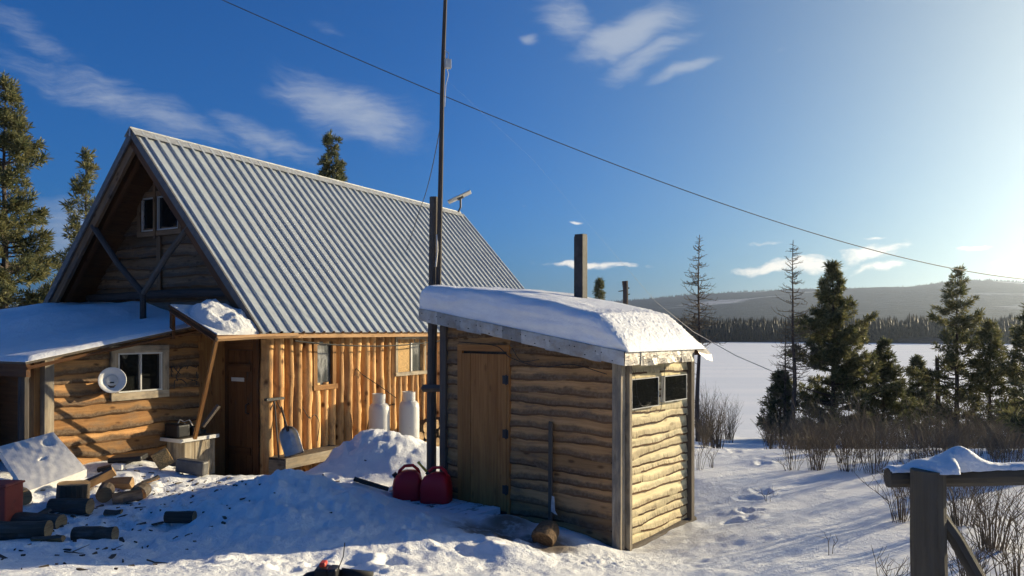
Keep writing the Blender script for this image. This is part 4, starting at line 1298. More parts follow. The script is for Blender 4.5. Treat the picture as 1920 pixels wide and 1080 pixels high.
for i in range(15):
    f = i / 14; row = []
    zz = f * .48; wv = .15 * (1 if f < .62 else math.sqrt(max(.02, 1 - ((f - .62) / .385) ** 2)))
    for j in range(13):
        g_ = -1 + 2 * j / 12
        dish_ = -.05 * (1 - abs(g_) ** 2.2) * (.35 + .9 * f) + .03 * f
        rib = .012 * (max(0, 1 - abs(g_ - .25) * 7) + max(0, 1 - abs(g_ + .25) * 7)) * sstep(f, .2, .5)
        row.append(SHF.p(wv * g_, -dish_ * -1 + float(rib) + .05, zz))
    rows.append(row)
mb = MB(); mb.grid(rows); bl = mb.build("scoop", M['aluminium'], shov, smooth=True); sm = bl.modifiers.new("thickness", 'SOLIDIFY'); sm.thickness = .006
mb = MB(); mb.tube([SHF.p(0, .05, .40), SHF.p(0, .03, .6), SHF.p(0, .0, 1.08)], [.02, .018, .017], 8); mb.build("handle", M['grey_wood'], shov)
mb = MB(); mb.tube([SHF.p(0, 0, 1.06), SHF.p(-.05, 0, 1.14), SHF.p(-.055, 0, 1.2), SHF.p(.055, 0, 1.2), SHF.p(.05, 0, 1.14), SHF.p(0, 0, 1.06)], .012, 6); mb.build("grip", M['black'], shov)
bb = H.p(.06, .34, .1)
brm = thing("push_broom", "dark push broom standing head up behind the scoop shovel", "broom", tuple(bb))
mb = MB(); mb.tube([bb, H.p(.10, .18, 1.22)], .014, 7); mb.build("stick", M['grey_wood'], brm)
mb = MB(); q = H.p(.10, .2, 1.24); BFm = Fr(q, D, N); mb.box(BFm, -.2, .16, -.03, .03, -.02, .02); mb.tube([q, H.p(.0, .2, 1.08)], .008, 5); mb.tube([q, H.p(.2, .2, 1.08)], .008, 5); mb.build("head", M['black'], brm)

# ------------------------------------------------------------------ cabinet by the entry and what stands on it
cb = H.p(-.84, -.6, .25); KF = Fr(H.p(0, 0, 0), D, N)
cab = thing("wooden_cabinet", "rot-stained wooden cabinet with a white-edged top beside the entry", "cabinet", tuple(cb))
mb = MB(); planks(mb, Fr(H.p(0, -.37, 0), D, N), -1.10, -.58, .15, .70, .17, .02); mb.box(KF, -1.10, -.58, -.76, -.37, .15, .70); mb.build("carcass", M['trim_grey'], cab)
mb = MB(); mb.box(KF, -1.2, -.55, -.75, -.32, .702, .735, jit=.003); ct = mb.build("top", M['grey_wood'], cab)
mb = MB(); mb.box(KF, -1.2, -.54, -.318, -.30, .69, .742, jit=.003); mb.box(KF, -1.215, -1.2, -.75, -.30, .69, .74, jit=.003); mb.build("edge_strip", M['white_paint'], ct)
mb = MB(); mb.box(KF, -1.16, -.95, -.72, -.42, .74, .94, jit=.012); o = mb.build("tool_bag", M['black'], None, loc=H.p(-1.05, -.65, .74), bevel=.03)
tag(o, "black tool bag slumped on the cabinet top, leftmost thing on it", "bag")
q = H.p(-1.0, -.5, .94)
mb = MB(); mb.tube([q + Vector((-.1, 0, -.02)), q + Vector((-.06, .0, .05)), q + Vector((0, 0, .02)), q + Vector((.08, 0, .05)), q + Vector((.12, .02, -.04)), q + Vector((.06, 0, -.06)), q + Vector((.02, -.02, .0))], .008, 6)
tag(mb.build("coiled_cord", M['pale_rope'], None, loc=q), "pale cord looped on top of the black tool bag", "cord")
mb = MB(); mb.box(KF, -.86, -.70, -.7, -.5, .74, .86, jit=.008); mb.box(KF, -.70, -.60, -.62, -.52, .74, .80)
tag(mb.build("black_box", M['black'], None, loc=H.p(-.78, -.6, .74), bevel=.01), "small black box standing on the right half of the cabinet top", "box")
q = H.p(-.62, -.68, .738); mb = MB(); mb.lathe(Fr(q, (1, 0, 0), (0, 1, 0)), [(0, 0), (.03, 0), (.032, .09), (.012, .12), (.012, .16), (0, .16)], 12)
tag(mb.build("spray_bottle", M['window_white'], None, loc=q, smooth=True), "small white bottle behind the black box on the cabinet", "bottle")
# black wire tangle right of the lean-to window
mb = MB(); rnd = random.Random(8); c = LF.p(-.72, .07, 1.55)
for k in range(9):
    a0 = rnd.uniform(0, 6.28); pts = []; q = Vector((rnd.uniform(-.16, .12), 0, rnd.uniform(-.14, .14)))
    for i in range(7):
        a0 += rnd.uniform(-.9, .9) + (.55 if k % 3 == 0 else 0); q = q + Vector((math.cos(a0) * .06, 0, math.sin(a0) * .06))
        q.x = max(-.2, min(.24, q.x)); q.z = max(-.22, min(.22, q.z))
        pts.append(c + D * q.x + N * rnd.uniform(0, .03) + Vector((0, 0, q.z)))
    mb.tube(pts, .007, 5)
tag(mb.build("wire_tangle", M['wire'], None, loc=c), "tangle of black wire hung on the slab wall right of the lean-to window", "wire")
mb = MB(); q0 = H.p(-1.02, .0, .88); mb.tube([P(410, 760, 10.6), P(380, 800, 10.5)], [.035, .03], 4); mb.v = mb.v
tag(mb.build("short_prop", M['post_wood'], None, loc=P(395, 780, 10.55)), "short dark prop slanting up from the cabinet top", "prop")

# ------------------------------------------------------------------ foam slab and yard junk
fA, fB, fC, fD = P(-5, 838, 9.0), P(100, 810, 9.3), P(163, 880, 8.8), P(50, 922, 8.1)
ex = (fC - fD).normalized(); ey = (fA - fD); ey = (ey - ex * ey.dot(ex)).normalized(); ez = ex.cross(ey)
if ez.z < 0: ez = -ez
def lerp2(u, v): return (fD * (1 - u) + fC * u) * (1 - v) + (fA * (1 - u) + fB * u) * v
mb = MB(); rows = []
for i in range(31):
    row = []
    for j in range(31):
        u, v = i / 30, j / 30; q = lerp2(u, v)
        hole = math.exp(-(((u - .78) / .07) ** 2 + ((v - .80) / .055) ** 2)) * .045 + math.exp(-(((u - .52) / .045) ** 2 + ((v - .5) / .02) ** 2)) * .05
        row.append(q - ez * (hole - .004 * mn.noise(Vector((u * 9, v * 9, 0)))))
    rows.append(row)
mb.grid(rows)
bot = [[lerp2(u, v) - ez * .09 for v in (0, 1)] for u in (0, 1)]
mb.grid(bot)
mb.grid([[rows[i][0] for i in range(31)], [lerp2(i / 30, 0) - ez * .09 for i in range(31)]]); mb.grid([[rows[i][30] for i in range(31)], [lerp2(i / 30, 1) - ez * .09 for i in range(31)]])
mb.grid([[rows[0][i] for i in range(31)], [lerp2(0, i / 30) - ez * .09 for i in range(31)]]); mb.grid([[rows[30][i] for i in range(31)], [lerp2(1, i / 30) - ez * .09 for i in range(31)]])
tag(mb.build("foam_slab", M['foam'], None, loc=fD), "big off-white foam slab with a plug hole, tilted on the heap before the lean-to", "slab")


def log(px, py, Y, length, r, rz_, label, tilt=0.0, bark='fire_bark', group="firewood strewn over the yard", lift=0.0):
    c = P(px, py, Y); g0 = gz(c.x, c.y)
    c.z = g0 + r * .85 + lift
    d = Vector((math.cos(rz_) * math.cos(tilt), math.sin(rz_) * math.cos(tilt), math.sin(tilt))) * (length / 2)
    mb = MB(); pts = [c + d * f for f in (-1, -.6, -.2, .2, .6, 1)]
    mb.tube(pts, [r * random.uniform(.95, 1.06) for _ in pts], 14, capm=1)
    for i, v in enumerate(mb.v):
        mb.v[i] = v + Vector((.10 * r * mn.noise(v * 9), .10 * r * mn.noise(v * 9 + Vector((3, 0, 0))), .12 * r * mn.noise(v * 9 + Vector((0, 7, 0)))))
    o = mb.build("firewood_log", [M[bark], M['cut_end']], None, loc=c - Vector((0, 0, r)))
    return tag(o, label, "log", group)


def split(px, py, Y, length, r, rz_, label, tilt=0.0, spin=0.0, lift=0.0):
    c = P(px, py, Y); c.z = gz(c.x, c.y) + r * .5 + lift
    d = Vector((math.cos(rz_) * math.cos(tilt), math.sin(rz_) * math.cos(tilt), math.sin(tilt)))
    sd_ = d.cross(Vector((0, 0, 1))).normalized(); u_ = sd_.cross(d)
    mb = MB(); prof = [(0, 0)] + [(r * math.cos(a), r * math.sin(a)) for a in np.linspace(spin, spin + 1.9, 6)]
    cx_ = sum(p[0] for p in prof) / 7; cy_ = sum(p[1] for p in prof) / 7
    n = len(prof); b = len(mb.v)
    for f in (-.5, -.17, .17, .5):
        for (x_, y_) in prof:
            v = c + d * (length * f) + sd_ * (x_ - cx_) + u_ * (y_ - cy_)
            mb.v.append(v + Vector((.012 * mn.noise(v * 11), .012 * mn.noise(v * 11 + Vector((4, 0, 0))), .012 * mn.noise(v * 11 + Vector((0, 4, 0))))))
    for i in range(3):
        for k in range(n):
            k2 = (k + 1) % n
            mb.face((b + i * n + k, b + i * n + k2, b + (i + 1) * n + k2, b + (i + 1) * n + k), [(i * .12, k * .05), (i * .12, k * .05 + .05), (i * .12 + .12, k * .05 + .05), (i * .12 + .12, k * .05)], 0 if k in (0, n - 1) else 1)
    mb.face([b + k for k in range(n)][::-1], [(p[0], p[1]) for p in prof][::-1], 2); mb.face([b + 3 * n + k for k in range(n)], [(p[0], p[1]) for p in prof], 2)
    o = mb.build("split_firewood", [M['split_wood'], M['fire_bark'], M['cut_end']], None, loc=c - Vector((0, 0, r * .5)))
    return tag(o, label, "firewood", "firewood strewn over the yard")


log(178, 1000, 6.75, .37, .072, .02, "short bark-covered log lying alone on the open snow, nearest the camera")
log(338, 973, 7.35, .28, .058, .03, "small dark log lying alone, farthest right in the yard")
log(132, 955, 7.75, .42, .078, -.05, "thick dark log lying in front of the upright chopping block")
log(198, 932, 8.3, .30, .085, -1.15, "log with its round cut end to the viewer, left of the two round ends")
log(262, 928, 8.4, .28, .095, -1.3, "thick log with its round cut end to the viewer, rightmost of the heap")
log(30, 1012, 6.6, .55, .085, .12, "long mossy log at the left edge of the picture", bark='fire_bark')
log(70, 975, 7.2, .50, .085, -.12, "dark bark-covered log behind the long mossy log at left")
log(42, 952, 7.9, .24, .08, -.9, "stubby dark log beside the red bin")
split(178, 915, 8.55, .42, .11, .5, "long dark split billet propped up slanting over the heap", .42, 1.0, .06)
split(238, 935, 8.2, .30, .12, .6, "split wedge with pale inner face, between the two round log ends", .1, .2)
split(222, 915, 8.8, .36, .09, -.1, "split billet lying flat at the back of the firewood heap", .05, 2.2)
split(282, 905, 9.0, .2, .06, .9, "small pale orange split chunk in sunlight at the edge of the heap", .2, .6, .03)
split(212, 963, 7.7, .17, .055, .1, "small dark chunk on the snow right of the thick dark log", 0, .3)
split(270, 966, 7.55, .24, .035, .05, "thin dark slat of bark lying flat in mid yard", 0, 1.3)
split(90, 1014, 6.5, .26, .06, .05, "narrow dark billet lying right of the long mossy log", 0, .8)
split(75, 985, 7.4, .2, .06, 1.2, "short dark chunk wedged behind the mossy log, pale split face up", .3, .5, .05)
# chopping block
c = P(137, 940, 7.95); c.z = gz(c.x, c.y)
mb = MB(); mb.tube([c + Vector((0, 0, -.05)), c + Vector((0, 0, .12)), c + Vector((.01, 0, .30))], [.17, .16, .158], 18, capm=1)
for i, v in enumerate(mb.v): mb.v[i] = v + Vector((.02 * mn.noise(v * 7), .02 * mn.noise(v * 7 + Vector((3, 0, 0))), .012 * mn.noise(v * 7 + Vector((0, 7, 0)))))
tag(mb.build("chopping_block", [M['fire_bark'], M['cut_end']], None, loc=c), "upright stump used as chopping block behind the thick dark log", "stump")
# rusty red bin at the left edge
c = P(6, 985, 7.2); c.z = gz(c.x, c.y)
bin_ = thing("metal_bin", "rust-red box-shaped metal bin cut off by the left edge of the picture", "bin", tuple(c))
BNF = Fr(c, (1, 0, 0), (0, 1, 0))
mb = MB(); mb.box(BNF, -.2, .11, -.13, .13, 0, .40, jit=.004); mb.build("body", M['rust_red'], bin_, bevel=.012)
mb = MB(); mb.tube([BNF.p(-.2, -.135, .385), BNF.p(.115, -.135, .385), BNF.p(.115, .135, .385), BNF.p(-.2, .135, .385)], .012, 6); mb.build("rim", M['rust_red'], bin_)
# snow-buried clutter by the lean-to wall
def slab_box(name, px, py, Y, sx_, sy_, sz_, rz_, mat, label, cat, tilt=0.0, lift=0.0, bevel=.01):
    c = P(px, py, Y); c.z = gz(c.x, c.y) + sz_ * .4 + lift
    d = Vector((math.cos(rz_) * math.cos(tilt), math.sin(rz_) * math.cos(tilt), math.sin(tilt))); s_ = Vector((-math.sin(rz_), math.cos(rz_), 0)); u_ = d.cross(s_)
    mb = MB(); mb.box(Fr(c, d, s_, u_), -sx_ / 2, sx_ / 2, -sy_ / 2, sy_ / 2, -sz_ / 2, sz_ / 2, jit=min(.01, sz_ * .08))
    return tag(mb.build(name, M[mat], None, loc=c - Vector((0, 0, sz_ * .4)), bevel=bevel), label, cat)


slab_box("plastic_case", 360, 890, 9.75, .42, .13, .19, -.22, 'grey_plastic', "dark grey plastic case standing in snow before the cabinet", "case", -.08, .02, .025)
slab_box("board_offcut", 305, 872, 9.75, .20, .10, .21, .55, 'osb', "pale orange wooden offcut stuck upright in sunlit snow", "offcut", .45, .06, .005)
slab_box("tarp_bundle", 240, 868, 9.9, .42, .3, .07, .2, 'black', "black crumpled tarp half buried in snow at the lean-to wall", "tarp", .05, .03, .02)
slab_box("tarp_bundle", 205, 880, 9.6, .28, .14, .05, .5, 'black', "strip of black plastic poking from the snow left of the crumpled tarp", "tarp", .15, .02, .015)
slab_box("tin_can", 222, 884, 9.5, .16, .08, .08, -.2, 'foam', "pale carton lying in the snow below the black tarp", "carton", 0, .02, .02)
# bark chips and twigs trodden into the yard
mb = MB(); rnd = random.Random(12)
for k in range(330):
    if k % 3 == 0: X, Yy = rnd.gauss(-4.3, 1.0), rnd.gauss(8.4, 1.0)
    else: X, Yy = rnd.uniform(-6.2, -2.6), rnd.uniform(4.9, 9.6)
    zz = gz(X, Yy); a = rnd.uniform(0, 6.28); L = rnd.choice((.01, .012, .016, .02, .03, .05)) * rnd.uniform(.6, 1.4)
    fr = Fr((X, Yy, zz + .004), (math.cos(a), math.sin(a), rnd.uniform(-.1, .1)), (-math.sin(a), math.cos(a), 0))
    mb.box(fr, -L, L, -L * .2 - .003, L * .2 + .003, -.006, .006, jit=.004)
tag(mb.build("wood_chips", M['fire_bark'], None, loc=(-4.3, 8.3, .4)), "bark chips and splinters scattered over the trodden snow of the yard", "wood chips", kind='stuff')
for i, (px, py, Y, label) in enumerate(((205, 1030, 6.2, "forked dry twig lying in the blue shaded snow near the lone log"), (145, 1055, 5.8, "small heap of broken twigs near the bottom left of the yard"), (300, 1060, 5.7, "single curved stick on the snow at the bottom of the yard"))):
    c = P(px, py, Y); c.z = gz(c.x, c.y) + .012; mb = MB()
    rt_ = random.Random(40 + i); a = .25 - .4 * i; q = c - Vector((.09, .02, 0)); pts = [q]
    for k in range(5):
        a += rt_.uniform(-.5, .5); q = q + Vector((math.cos(a), math.sin(a), rt_.uniform(-.1, .2))) * .045; pts.append(q)
    mb.tube(pts, [.007, .006, .006, .005, .004, .002], 5)
    if i < 2: mb.tube([pts[2], pts[2] + Vector((.05, .05, .02)), pts[2] + Vector((.08, .10, .03))], [.005, .004, .002], 5)
    tag(mb.build("dry_twig", M['fire_bark'], None, loc=c), label, "twig")

# ------------------------------------------------------------------ snowmobile whose handlebar shows at the bottom edge
hb = P(640, 1078, 2.6)
sm_ = thing("snowmobile", "black handlebar of a snowmobile with a red kill switch, poking in at the bottom edge", "snowmobile", (hb.x, 1.9, gz(hb.x, 1.9)))
mb = MB(); mb.tube([P(640, 1076, 2.6), P(668, 1079, 2.6), P(698, 1083, 2.6)], [.021, .02, .021], 12); mb.build("grip", M['rubber'], sm_, smooth=True)
mb = MB(); mb.tube([P(640, 1076, 2.6), P(600, 1076, 2.6), P(578, 1081, 2.59), P(560, 1095, 2.55), P(545, 1130, 2.5), P(470, 1130, 2.5), P(430, 1080 + 70, 2.6)], .015, 10); mb.build("handlebar", M['black'], sm_, smooth=True)
sw = P(607, 1072, 2.58); SWF = Fr(sw, (1, 0, 0), (0, 1, 0))
mb = MB(); mb.box(SWF, -.025, .022, -.03, .03, -.035, .018, jit=.002); mb.build("switch_block", M['black'], sm_, bevel=.006)
mb = MB(); mb.box(SWF, -.012, .010, -.02, .02, .02, .036); mb.build("kill_switch", M['cap_red'], sm_, bevel=.005)
lv = P(626, 1073, 2.57); mb = MB(); mb.box(Fr(lv, (1, 0, 0), (0, 1, 0)), -.014, .014, -.03, .03, -.03, .018, jit=.002); mb.build("lever_mount", M['black'], sm_, bevel=.006)
mb = MB(); mb.tube([lv + Vector((.01, 0, .0)), lv + Vector((.03, .01, .05)), lv + Vector((.036, .01, .1))], .0018, 4); mb.build("cable_end", M['wire'], sm_)
base = Vector(ROOT[sm_.name]); yb = base.z
mb = MB(); mb.tube([Vector((hb.x - .2, 2.5, yb + .95 - .2)), P(508, 1130, 2.5)], .03, 8); mb.build("steering_post", M['black'], sm_)
hood = Fr((hb.x - .2, 2.5, yb), (1, 0, 0), (0, 1, 0)); mb = MB(); rows = []
for (yy, zz, ww) in ((-.2, .55, .2), (.0, .6, .3), (.2, .56, .34), (.45, .46, .32), (.7, .32, .24), (.8, .22, .1)):
    rows.append([hood.p(ww * math.cos(a), yy * .3, .15 + (zz - .15) * max(0, math.sin(a)) ** .7) for a in np.linspace(0, math.pi, 12)])
mb.grid(rows); mb.build("hood", M['black'], sm_, smooth=True)
mb = MB(); mb.box(hood, -.16, .16, -1.5, -.15, .35, .58); mb.build("seat", M['rubber'], sm_, bevel=.05)
mb = MB(); mb.box(hood, -.2, .2, -1.6, -.1, .04, .34); mb.build("track", M['rubber'], sm_, bevel=.08)
for sg in (-1, 1):
    mb = MB(); mb.box(hood, sg * .42 - .06, sg * .42 + .06, -.35, .3, .0, .03); mb.tube([hood.p(sg * .42, .0, .03), hood.p(sg * .2, -.05, .3)], .02, 6); mb.build("ski", M['black'], sm_)

# ------------------------------------------------------------------ fence at the right edge
fp = Vector(((1742 - CX) / F * 3.66, 3.66, 0)); fp.z = gz(fp.x, fp.y)
fence = thing("log_fence", "weathered log fence with one thick post and snow-topped rail at the right edge", "fence", tuple(fp))
mb = MB(); zt = P(0, 881, 3.66).z
mb.tube([fp + Vector((.0, 0, -.3)), fp + Vector((.005, 0, .3)), fp + Vector((-.004, 0, .7)), Vector((fp.x - .006, fp.y, zt))], [.088, .084, .082, .079], 14); mb.build("post", M['fence_wood'], fence)
mb = MB(); ra = P(1664, 896, 3.78); rb = P(1960, 889, 3.72); rc = P(2700, 880, 3.6)
mb.tube([ra, ra.lerp(rb, .3), ra.lerp(rb, .6), rb, rc], [.05, .052, .055, .052, .05], 12, capm=0); mb.build("rail", M['fence_wood'], fence)
mb = MB(); mb.tube([P(1758, 962, 3.66), P(1792, 1010, 3.62), P(1835, 1085, 3.55), P(1875, 1170, 3.5)], [.034, .036, .036, .036], 8); mb.build("brace", M['fence_wood'], fence)
mb = MB(); fq = Vector((rc.x, rc.y, gz(rc.x, rc.y))); mb.tube([fq + Vector((0, 0, -.2)), Vector((fq.x, fq.y, rc.z + .06))], .08, 12); mb.build("post", M['fence_wood'], fence)
# snow on the rail
mb = MB(); rows = []
for i in range(80):
    f = i / 79; px = 1660 + f * 420
    c = (ra.lerp(rb, (px - 1664) / 296)) if px < 1960 else rb.lerp(rc, (px - 1960) / 740)
    if px < 1664: c = ra
    hgt = .028 + .012 * mn.noise(Vector((px * .03, 1, 0))) + .085 * math.exp(-((px - 1806) / 30) ** 2) + .035 * math.exp(-((px - 1765) / 32) ** 2) + .01 * math.exp(-((px - 1722) / 16) ** 2)
    hgt *= min(1, f / .03 + .2)
    wdt = .05 + .02 * math.exp(-((px - 1806) / 34) ** 2)
    onpost = math.exp(-((px - 1742) / 30) ** 4)
    row = []
    for k in range(11):
        a = math.pi * k / 10
        row.append(c + Vector((0, -math.cos(a) * (wdt + .09 * onpost) - .065 * onpost, .034 + .016 * onpost + math.sin(a) ** .7 * hgt + .004 * mn.noise(Vector((px * .06, k, 3))))))
    rows.append(row)
mb.grid(rows)
tag(mb.build("rail_snow", M['snow'], None, loc=P(1800, 870, 3.74), smooth=True), "ridge of snow with one tall lump lying along the fence rail", "snow")

# ------------------------------------------------------------------ trees
def needle_mesh(name, clumps, rng, blades, length, width, mat):
    """clumps: arrays of position and direction; every clump throws out needle blades"""
    Pp = np.repeat(np.array([c[0] for c in clumps]), blades, 0); Dd = np.repeat(np.array([c[1] for c in clumps]), blades, 0)
    Sc = np.repeat(np.array([c[2] for c in clumps]), blades)
    n = len(Pp)
    rd = rng.normal(size=(n, 3)); rd /= np.linalg.norm(rd, axis=1, keepdims=True)
    d = Dd * .75 + rd * .95; d /= np.linalg.norm(d, axis=1, keepdims=True)
    s = np.cross(d, rng.normal(size=(n, 3))); s /= np.linalg.norm(s, axis=1, keepdims=True) + 1e-9
    L = (length * Sc * rng.uniform(.6, 1.2, n))[:, None]; W = (width * Sc * rng.uniform(.7, 1.3, n))[:, None]
    base = Pp + rd * (.05 * Sc)[:, None]
    V = np.stack([base - s * W * .4, base + s * W * .4, base + d * L * .6 + s * W * .6, base + d * L, base + d * L * .6 - s * W * .6], 1).reshape(-1, 3)
    i = np.arange(n) * 5
    Tq = np.stack([i, i + 1, i + 2, i + 3, i + 4], 1)
    return mesh_np(name, V, Tq, mat, False)


def conifer(label, loc, h, rad, seed, cat="pine tree", crown_from=.08, dens=1.0, power=.8, mat='needles', gappy=.0, droop=.0, blades=14, nl=.24, group=None, lean=0.0):
    rng = np.random.RandomState(seed); t = thing("pine_tree", label, cat, tuple(loc), group)
    mb = MB(); bend = [Vector((wob(z, seed, .12, .35) * z / h + lean * z, wob(z, seed + 5, .12, .35) * z / h, z)) for z in np.linspace(-.4, h, 14)]
    r0 = .012 * h + .04
    mb.tube(bend, [max(.012, r0 * (1 - k / 13.2)) for k in range(14)], 8)
    clumps = []; z = h * crown_from; k = 0
    ax = lambda zz: Vector((np.interp(zz, [b.z for b in bend], [b.x for b in bend]), np.interp(zz, [b.z for b in bend], [b.y for b in bend]), zz))
    while z < h * .985:
        f = (z / h - crown_from) / (1 - crown_from)
        prof = (1 - f) ** power * (.55 + .45 * min(1, f / .18 + .35)) * (1 + .45 * mn.noise(Vector((z * .9, seed, 0))))
        nb = rng.randint(4, 7)
        for b_ in range(nb):
            if rng.rand() < gappy: continue
            a = rng.uniform(0, 6.283); L = rad * prof * (rng.uniform(.35, 1.0) if rng.rand() < .7 else rng.uniform(.9, 1.35)) * (1 + .4 * mn.noise(Vector((math.cos(a) * 1.3 + seed, math.sin(a) * 1.3, z * .5)))) + .10
            up = .35 * f - .05 - droop * (1 - f) + rng.uniform(-.12, .12)
            d0 = Vector((math.cos(a), math.sin(a), up)).normalized()
            tip = Vector((math.cos(a), math.sin(a), up + .42)).normalized()
            p0 = ax(z + rng.uniform(-.1, .1)); n = 5; pts = [p0]; nd = d0
            for i in range(n):
                nd = d0.lerp(tip, (i + 1) / n); pts.append(pts[-1] + nd * (L / n))
            mb.tube(pts, [max(.006, .018 * L * (1 - i / 6) + .004) for i in range(n + 1)], 4, cap=False)
            m = max(2, int(L * 9 * dens))
            for i in range(m):
                s = 1 - (i / m) ** 1.25 * .70; q = pts[min(n, int(s * n))].lerp(pts[min(n, int(s * n) + 1)], (s * n) % 1)
                side = Vector((-math.sin(a), math.cos(a), 0)) * rng.normal() * (.06 + .20 * (1 - s) * L)
                dr_ = (nd + side * 1.5 + Vector((0, 0, .25))).normalized()
                clumps.append((tuple(q + side + Vector((0, 0, rng.normal() * .05))), tuple(dr_), rng.uniform(.55, 1.15)))
        z += h * .040 / max(.6, dens) * rng.uniform(.7, 1.3) * (1 - .45 * f); k += 1
    for i in range(6): clumps.append((tuple(ax(h * (1 - .008 * i))), (0, 0, 1.0), .8))
    mb.v = [v + Vector(loc) for v in mb.v]
    mb.build("trunk", M['trunk'], t)
    me = needle_mesh("crown", clumps, rng, blades + 4, nl * .82, nl * .105, M[mat]); link("crown", me, t)
    return t


def at_ground(px, Y):
    X = (px - CX) / F * Y; return Vector((X, Y, gz(X, Y)))


def tree_px(px, top_y, Y, rad_px, label, seed, **kw):
    g0 = at_ground(px, Y); h = P(px, top_y, Y).z - g0.z
    return conifer(label, g0, h, rad_px / F * Y, seed, **kw)


tree_px(8, 140, 24, 118, "tall dense pine left of the house, cut off by the left edge", 101, crown_from=.12, dens=1.25, power=.72, blades=16, nl=.27)
tree_px(158, 282, 27, 62, "slimmer open-branched pine between the tall pine and the house gable", 102, crown_from=.2, dens=.95, power=.75, gappy=.22, nl=.28)
tree_px(621, 250, 34, 40, "pine whose dense round-topped crown shows above the roof ridge", 103, crown_from=.3, dens=1.3, power=.45, nl=.3, mat='needles_dark', blades=18)
tree_px(1124, 524, 40, 30, "small dark spruce just visible behind the hut roof", 134, dens=1.3, power=.9, nl=.22, mat='needles_dark')
tree_px(1562, 492, 33, 112, "biggest pine at the lake shore, broad and bushy to the ground", 105, crown_from=.03, dens=1.35, power=.95, blades=15, nl=.27)
tree_px(1463, 698, 32, 34, "small bushy pine under the bare larches", 106, dens=1.1, nl=.24, mat='needles_dark')
tree_px(1656, 640, 34, 54, "mid-sized bushy pine just right of the biggest pine", 107, dens=1.25, nl=.25, mat='needles_dark', power=.85)
tree_px(1722, 670, 36, 36, "small pointed pine left of the dead stub", 108, dens=1.1, nl=.24, mat='needles_dark')
tree_px(1793, 505, 32, 76, "tall slender pine with spiky top, right of the dead stub", 109, crown_from=.05, dens=1.0, power=.75, gappy=.15, nl=.27)
tree_px(1856, 605, 31, 56, "shorter pine standing just right of the tall slender pine", 110, dens=1.0, power=.7, gappy=.1, nl=.25)
tree_px(1925, 580, 29, 58, "pine half cut off by the right edge of the picture", 111, dens=1.0, power=.75, nl=.27)
off = [(2110, 500, 26, 60), (2350, 470, 30, 70), (2620, 480, 36, 70), (3000, 500, 38, 60), (3500, 470, 40, 70)]
for i, (px, ty, Y, rp) in enumerate(off):
    tree_px(px, ty, Y, rp, "shore pine standing out of the picture to the right", 120 + i, dens=.9, group="shore pines to the right of the picture")


for i, (X, Yy, hh, rr_) in enumerate(((11.4, 12.2, 1.7, .9), (13.2, 14.6, 2.3, 1.1), (10.6, 14.2, 1.6, .8), (15.0, 13.0, 2.3, 1.1), (12.4, 10.6, 1.5, .8))):
    conifer("young pine on the snow out of the picture to the right of the hut", Vector((X, Yy, gz(X, Yy))), hh, rr_, 140 + i, dens=1.0, crown_from=.04, nl=.2, group="young pines to the right of the hut")


def bare_tree(name, label, cat, px, top_y, Y, spread_px, seed, live_from=.45, nbr=110, stubs=True, dead=False):
    rng = random.Random(seed); g0 = at_ground(px, Y); h = P(px, top_y, Y).z - g0.z
    t = thing(name, label, cat, tuple(g0)); mb = MB()
    bend = [g0 + Vector((wob(z, seed, .10, .4), wob(z, seed + 3, .1, .4), z)) for z in np.linspace(-.4, h, 14)]
    mb.tube(bend, [max(.014, (.011 * h + .025) * (1 - k / 13.4)) for k in range(14)], 7)
    mb.build("trunk", M['trunk'], t)
    mb = MB(); sp = spread_px / F * Y
    for k in range(nbr):
        f = rng.uniform(live_from, .98) if k > 8 else rng.uniform(.1, live_from)
        z = h * f; i = min(12, int((z + .4) / (h + .4) * 13)); p0 = bend[i].lerp(bend[i + 1], ((z + .4) / (h + .4) * 13) % 1)
        a = rng.uniform(0, 6.28); ff = max(0, (f - live_from) / (1 - live_from)); L = sp * (1 - ff) ** .7 * rng.uniform(.4, 1.1) + .12
        if k <= 8: L *= .35
        d = Vector((math.cos(a), math.sin(a), rng.uniform(-.25, .3))).normalized(); pts = [p0]
        for j in range(5):
            d = (d + Vector((rng.gauss(0, .14), rng.gauss(0, .14), rng.gauss(.05, .12)))).normalized(); pts.append(pts[-1] + d * L / 5)
            if k > 8 and L > .25:
                for _ in range(2):
                    s = (d + Vector((rng.gauss(0, .7), rng.gauss(0, .7), rng.gauss(.1, .5)))).normalized(); l2 = L * rng.uniform(.12, .35)
                    mb.tube([pts[-1], pts[-1] + s * l2 * .5, pts[-1] + (s + Vector((0, 0, .25))) * l2], [.009, .007, .004], 3, cap=False)
        mb.tube(pts, [.017, .014, .012, .01, .008, .005], 4, cap=False)
    mb.build("crown", M['twig'], t)
    return t


bare_tree("bare_larch", "bare leafless larch standing alone right of the hut", "larch", 1310, 440, 30, 42, 201, .45, 130)
bare_tree("bare_larch", "bare leafless larch close against the biggest pine", "larch", 1488, 450, 31, 42, 202, .3, 150)
bare_tree("bare_larch", "thin bare sapling between the leafless larch and the small bushy pine", "larch", 1472, 600, 31.5, 30, 203, .25, 90)
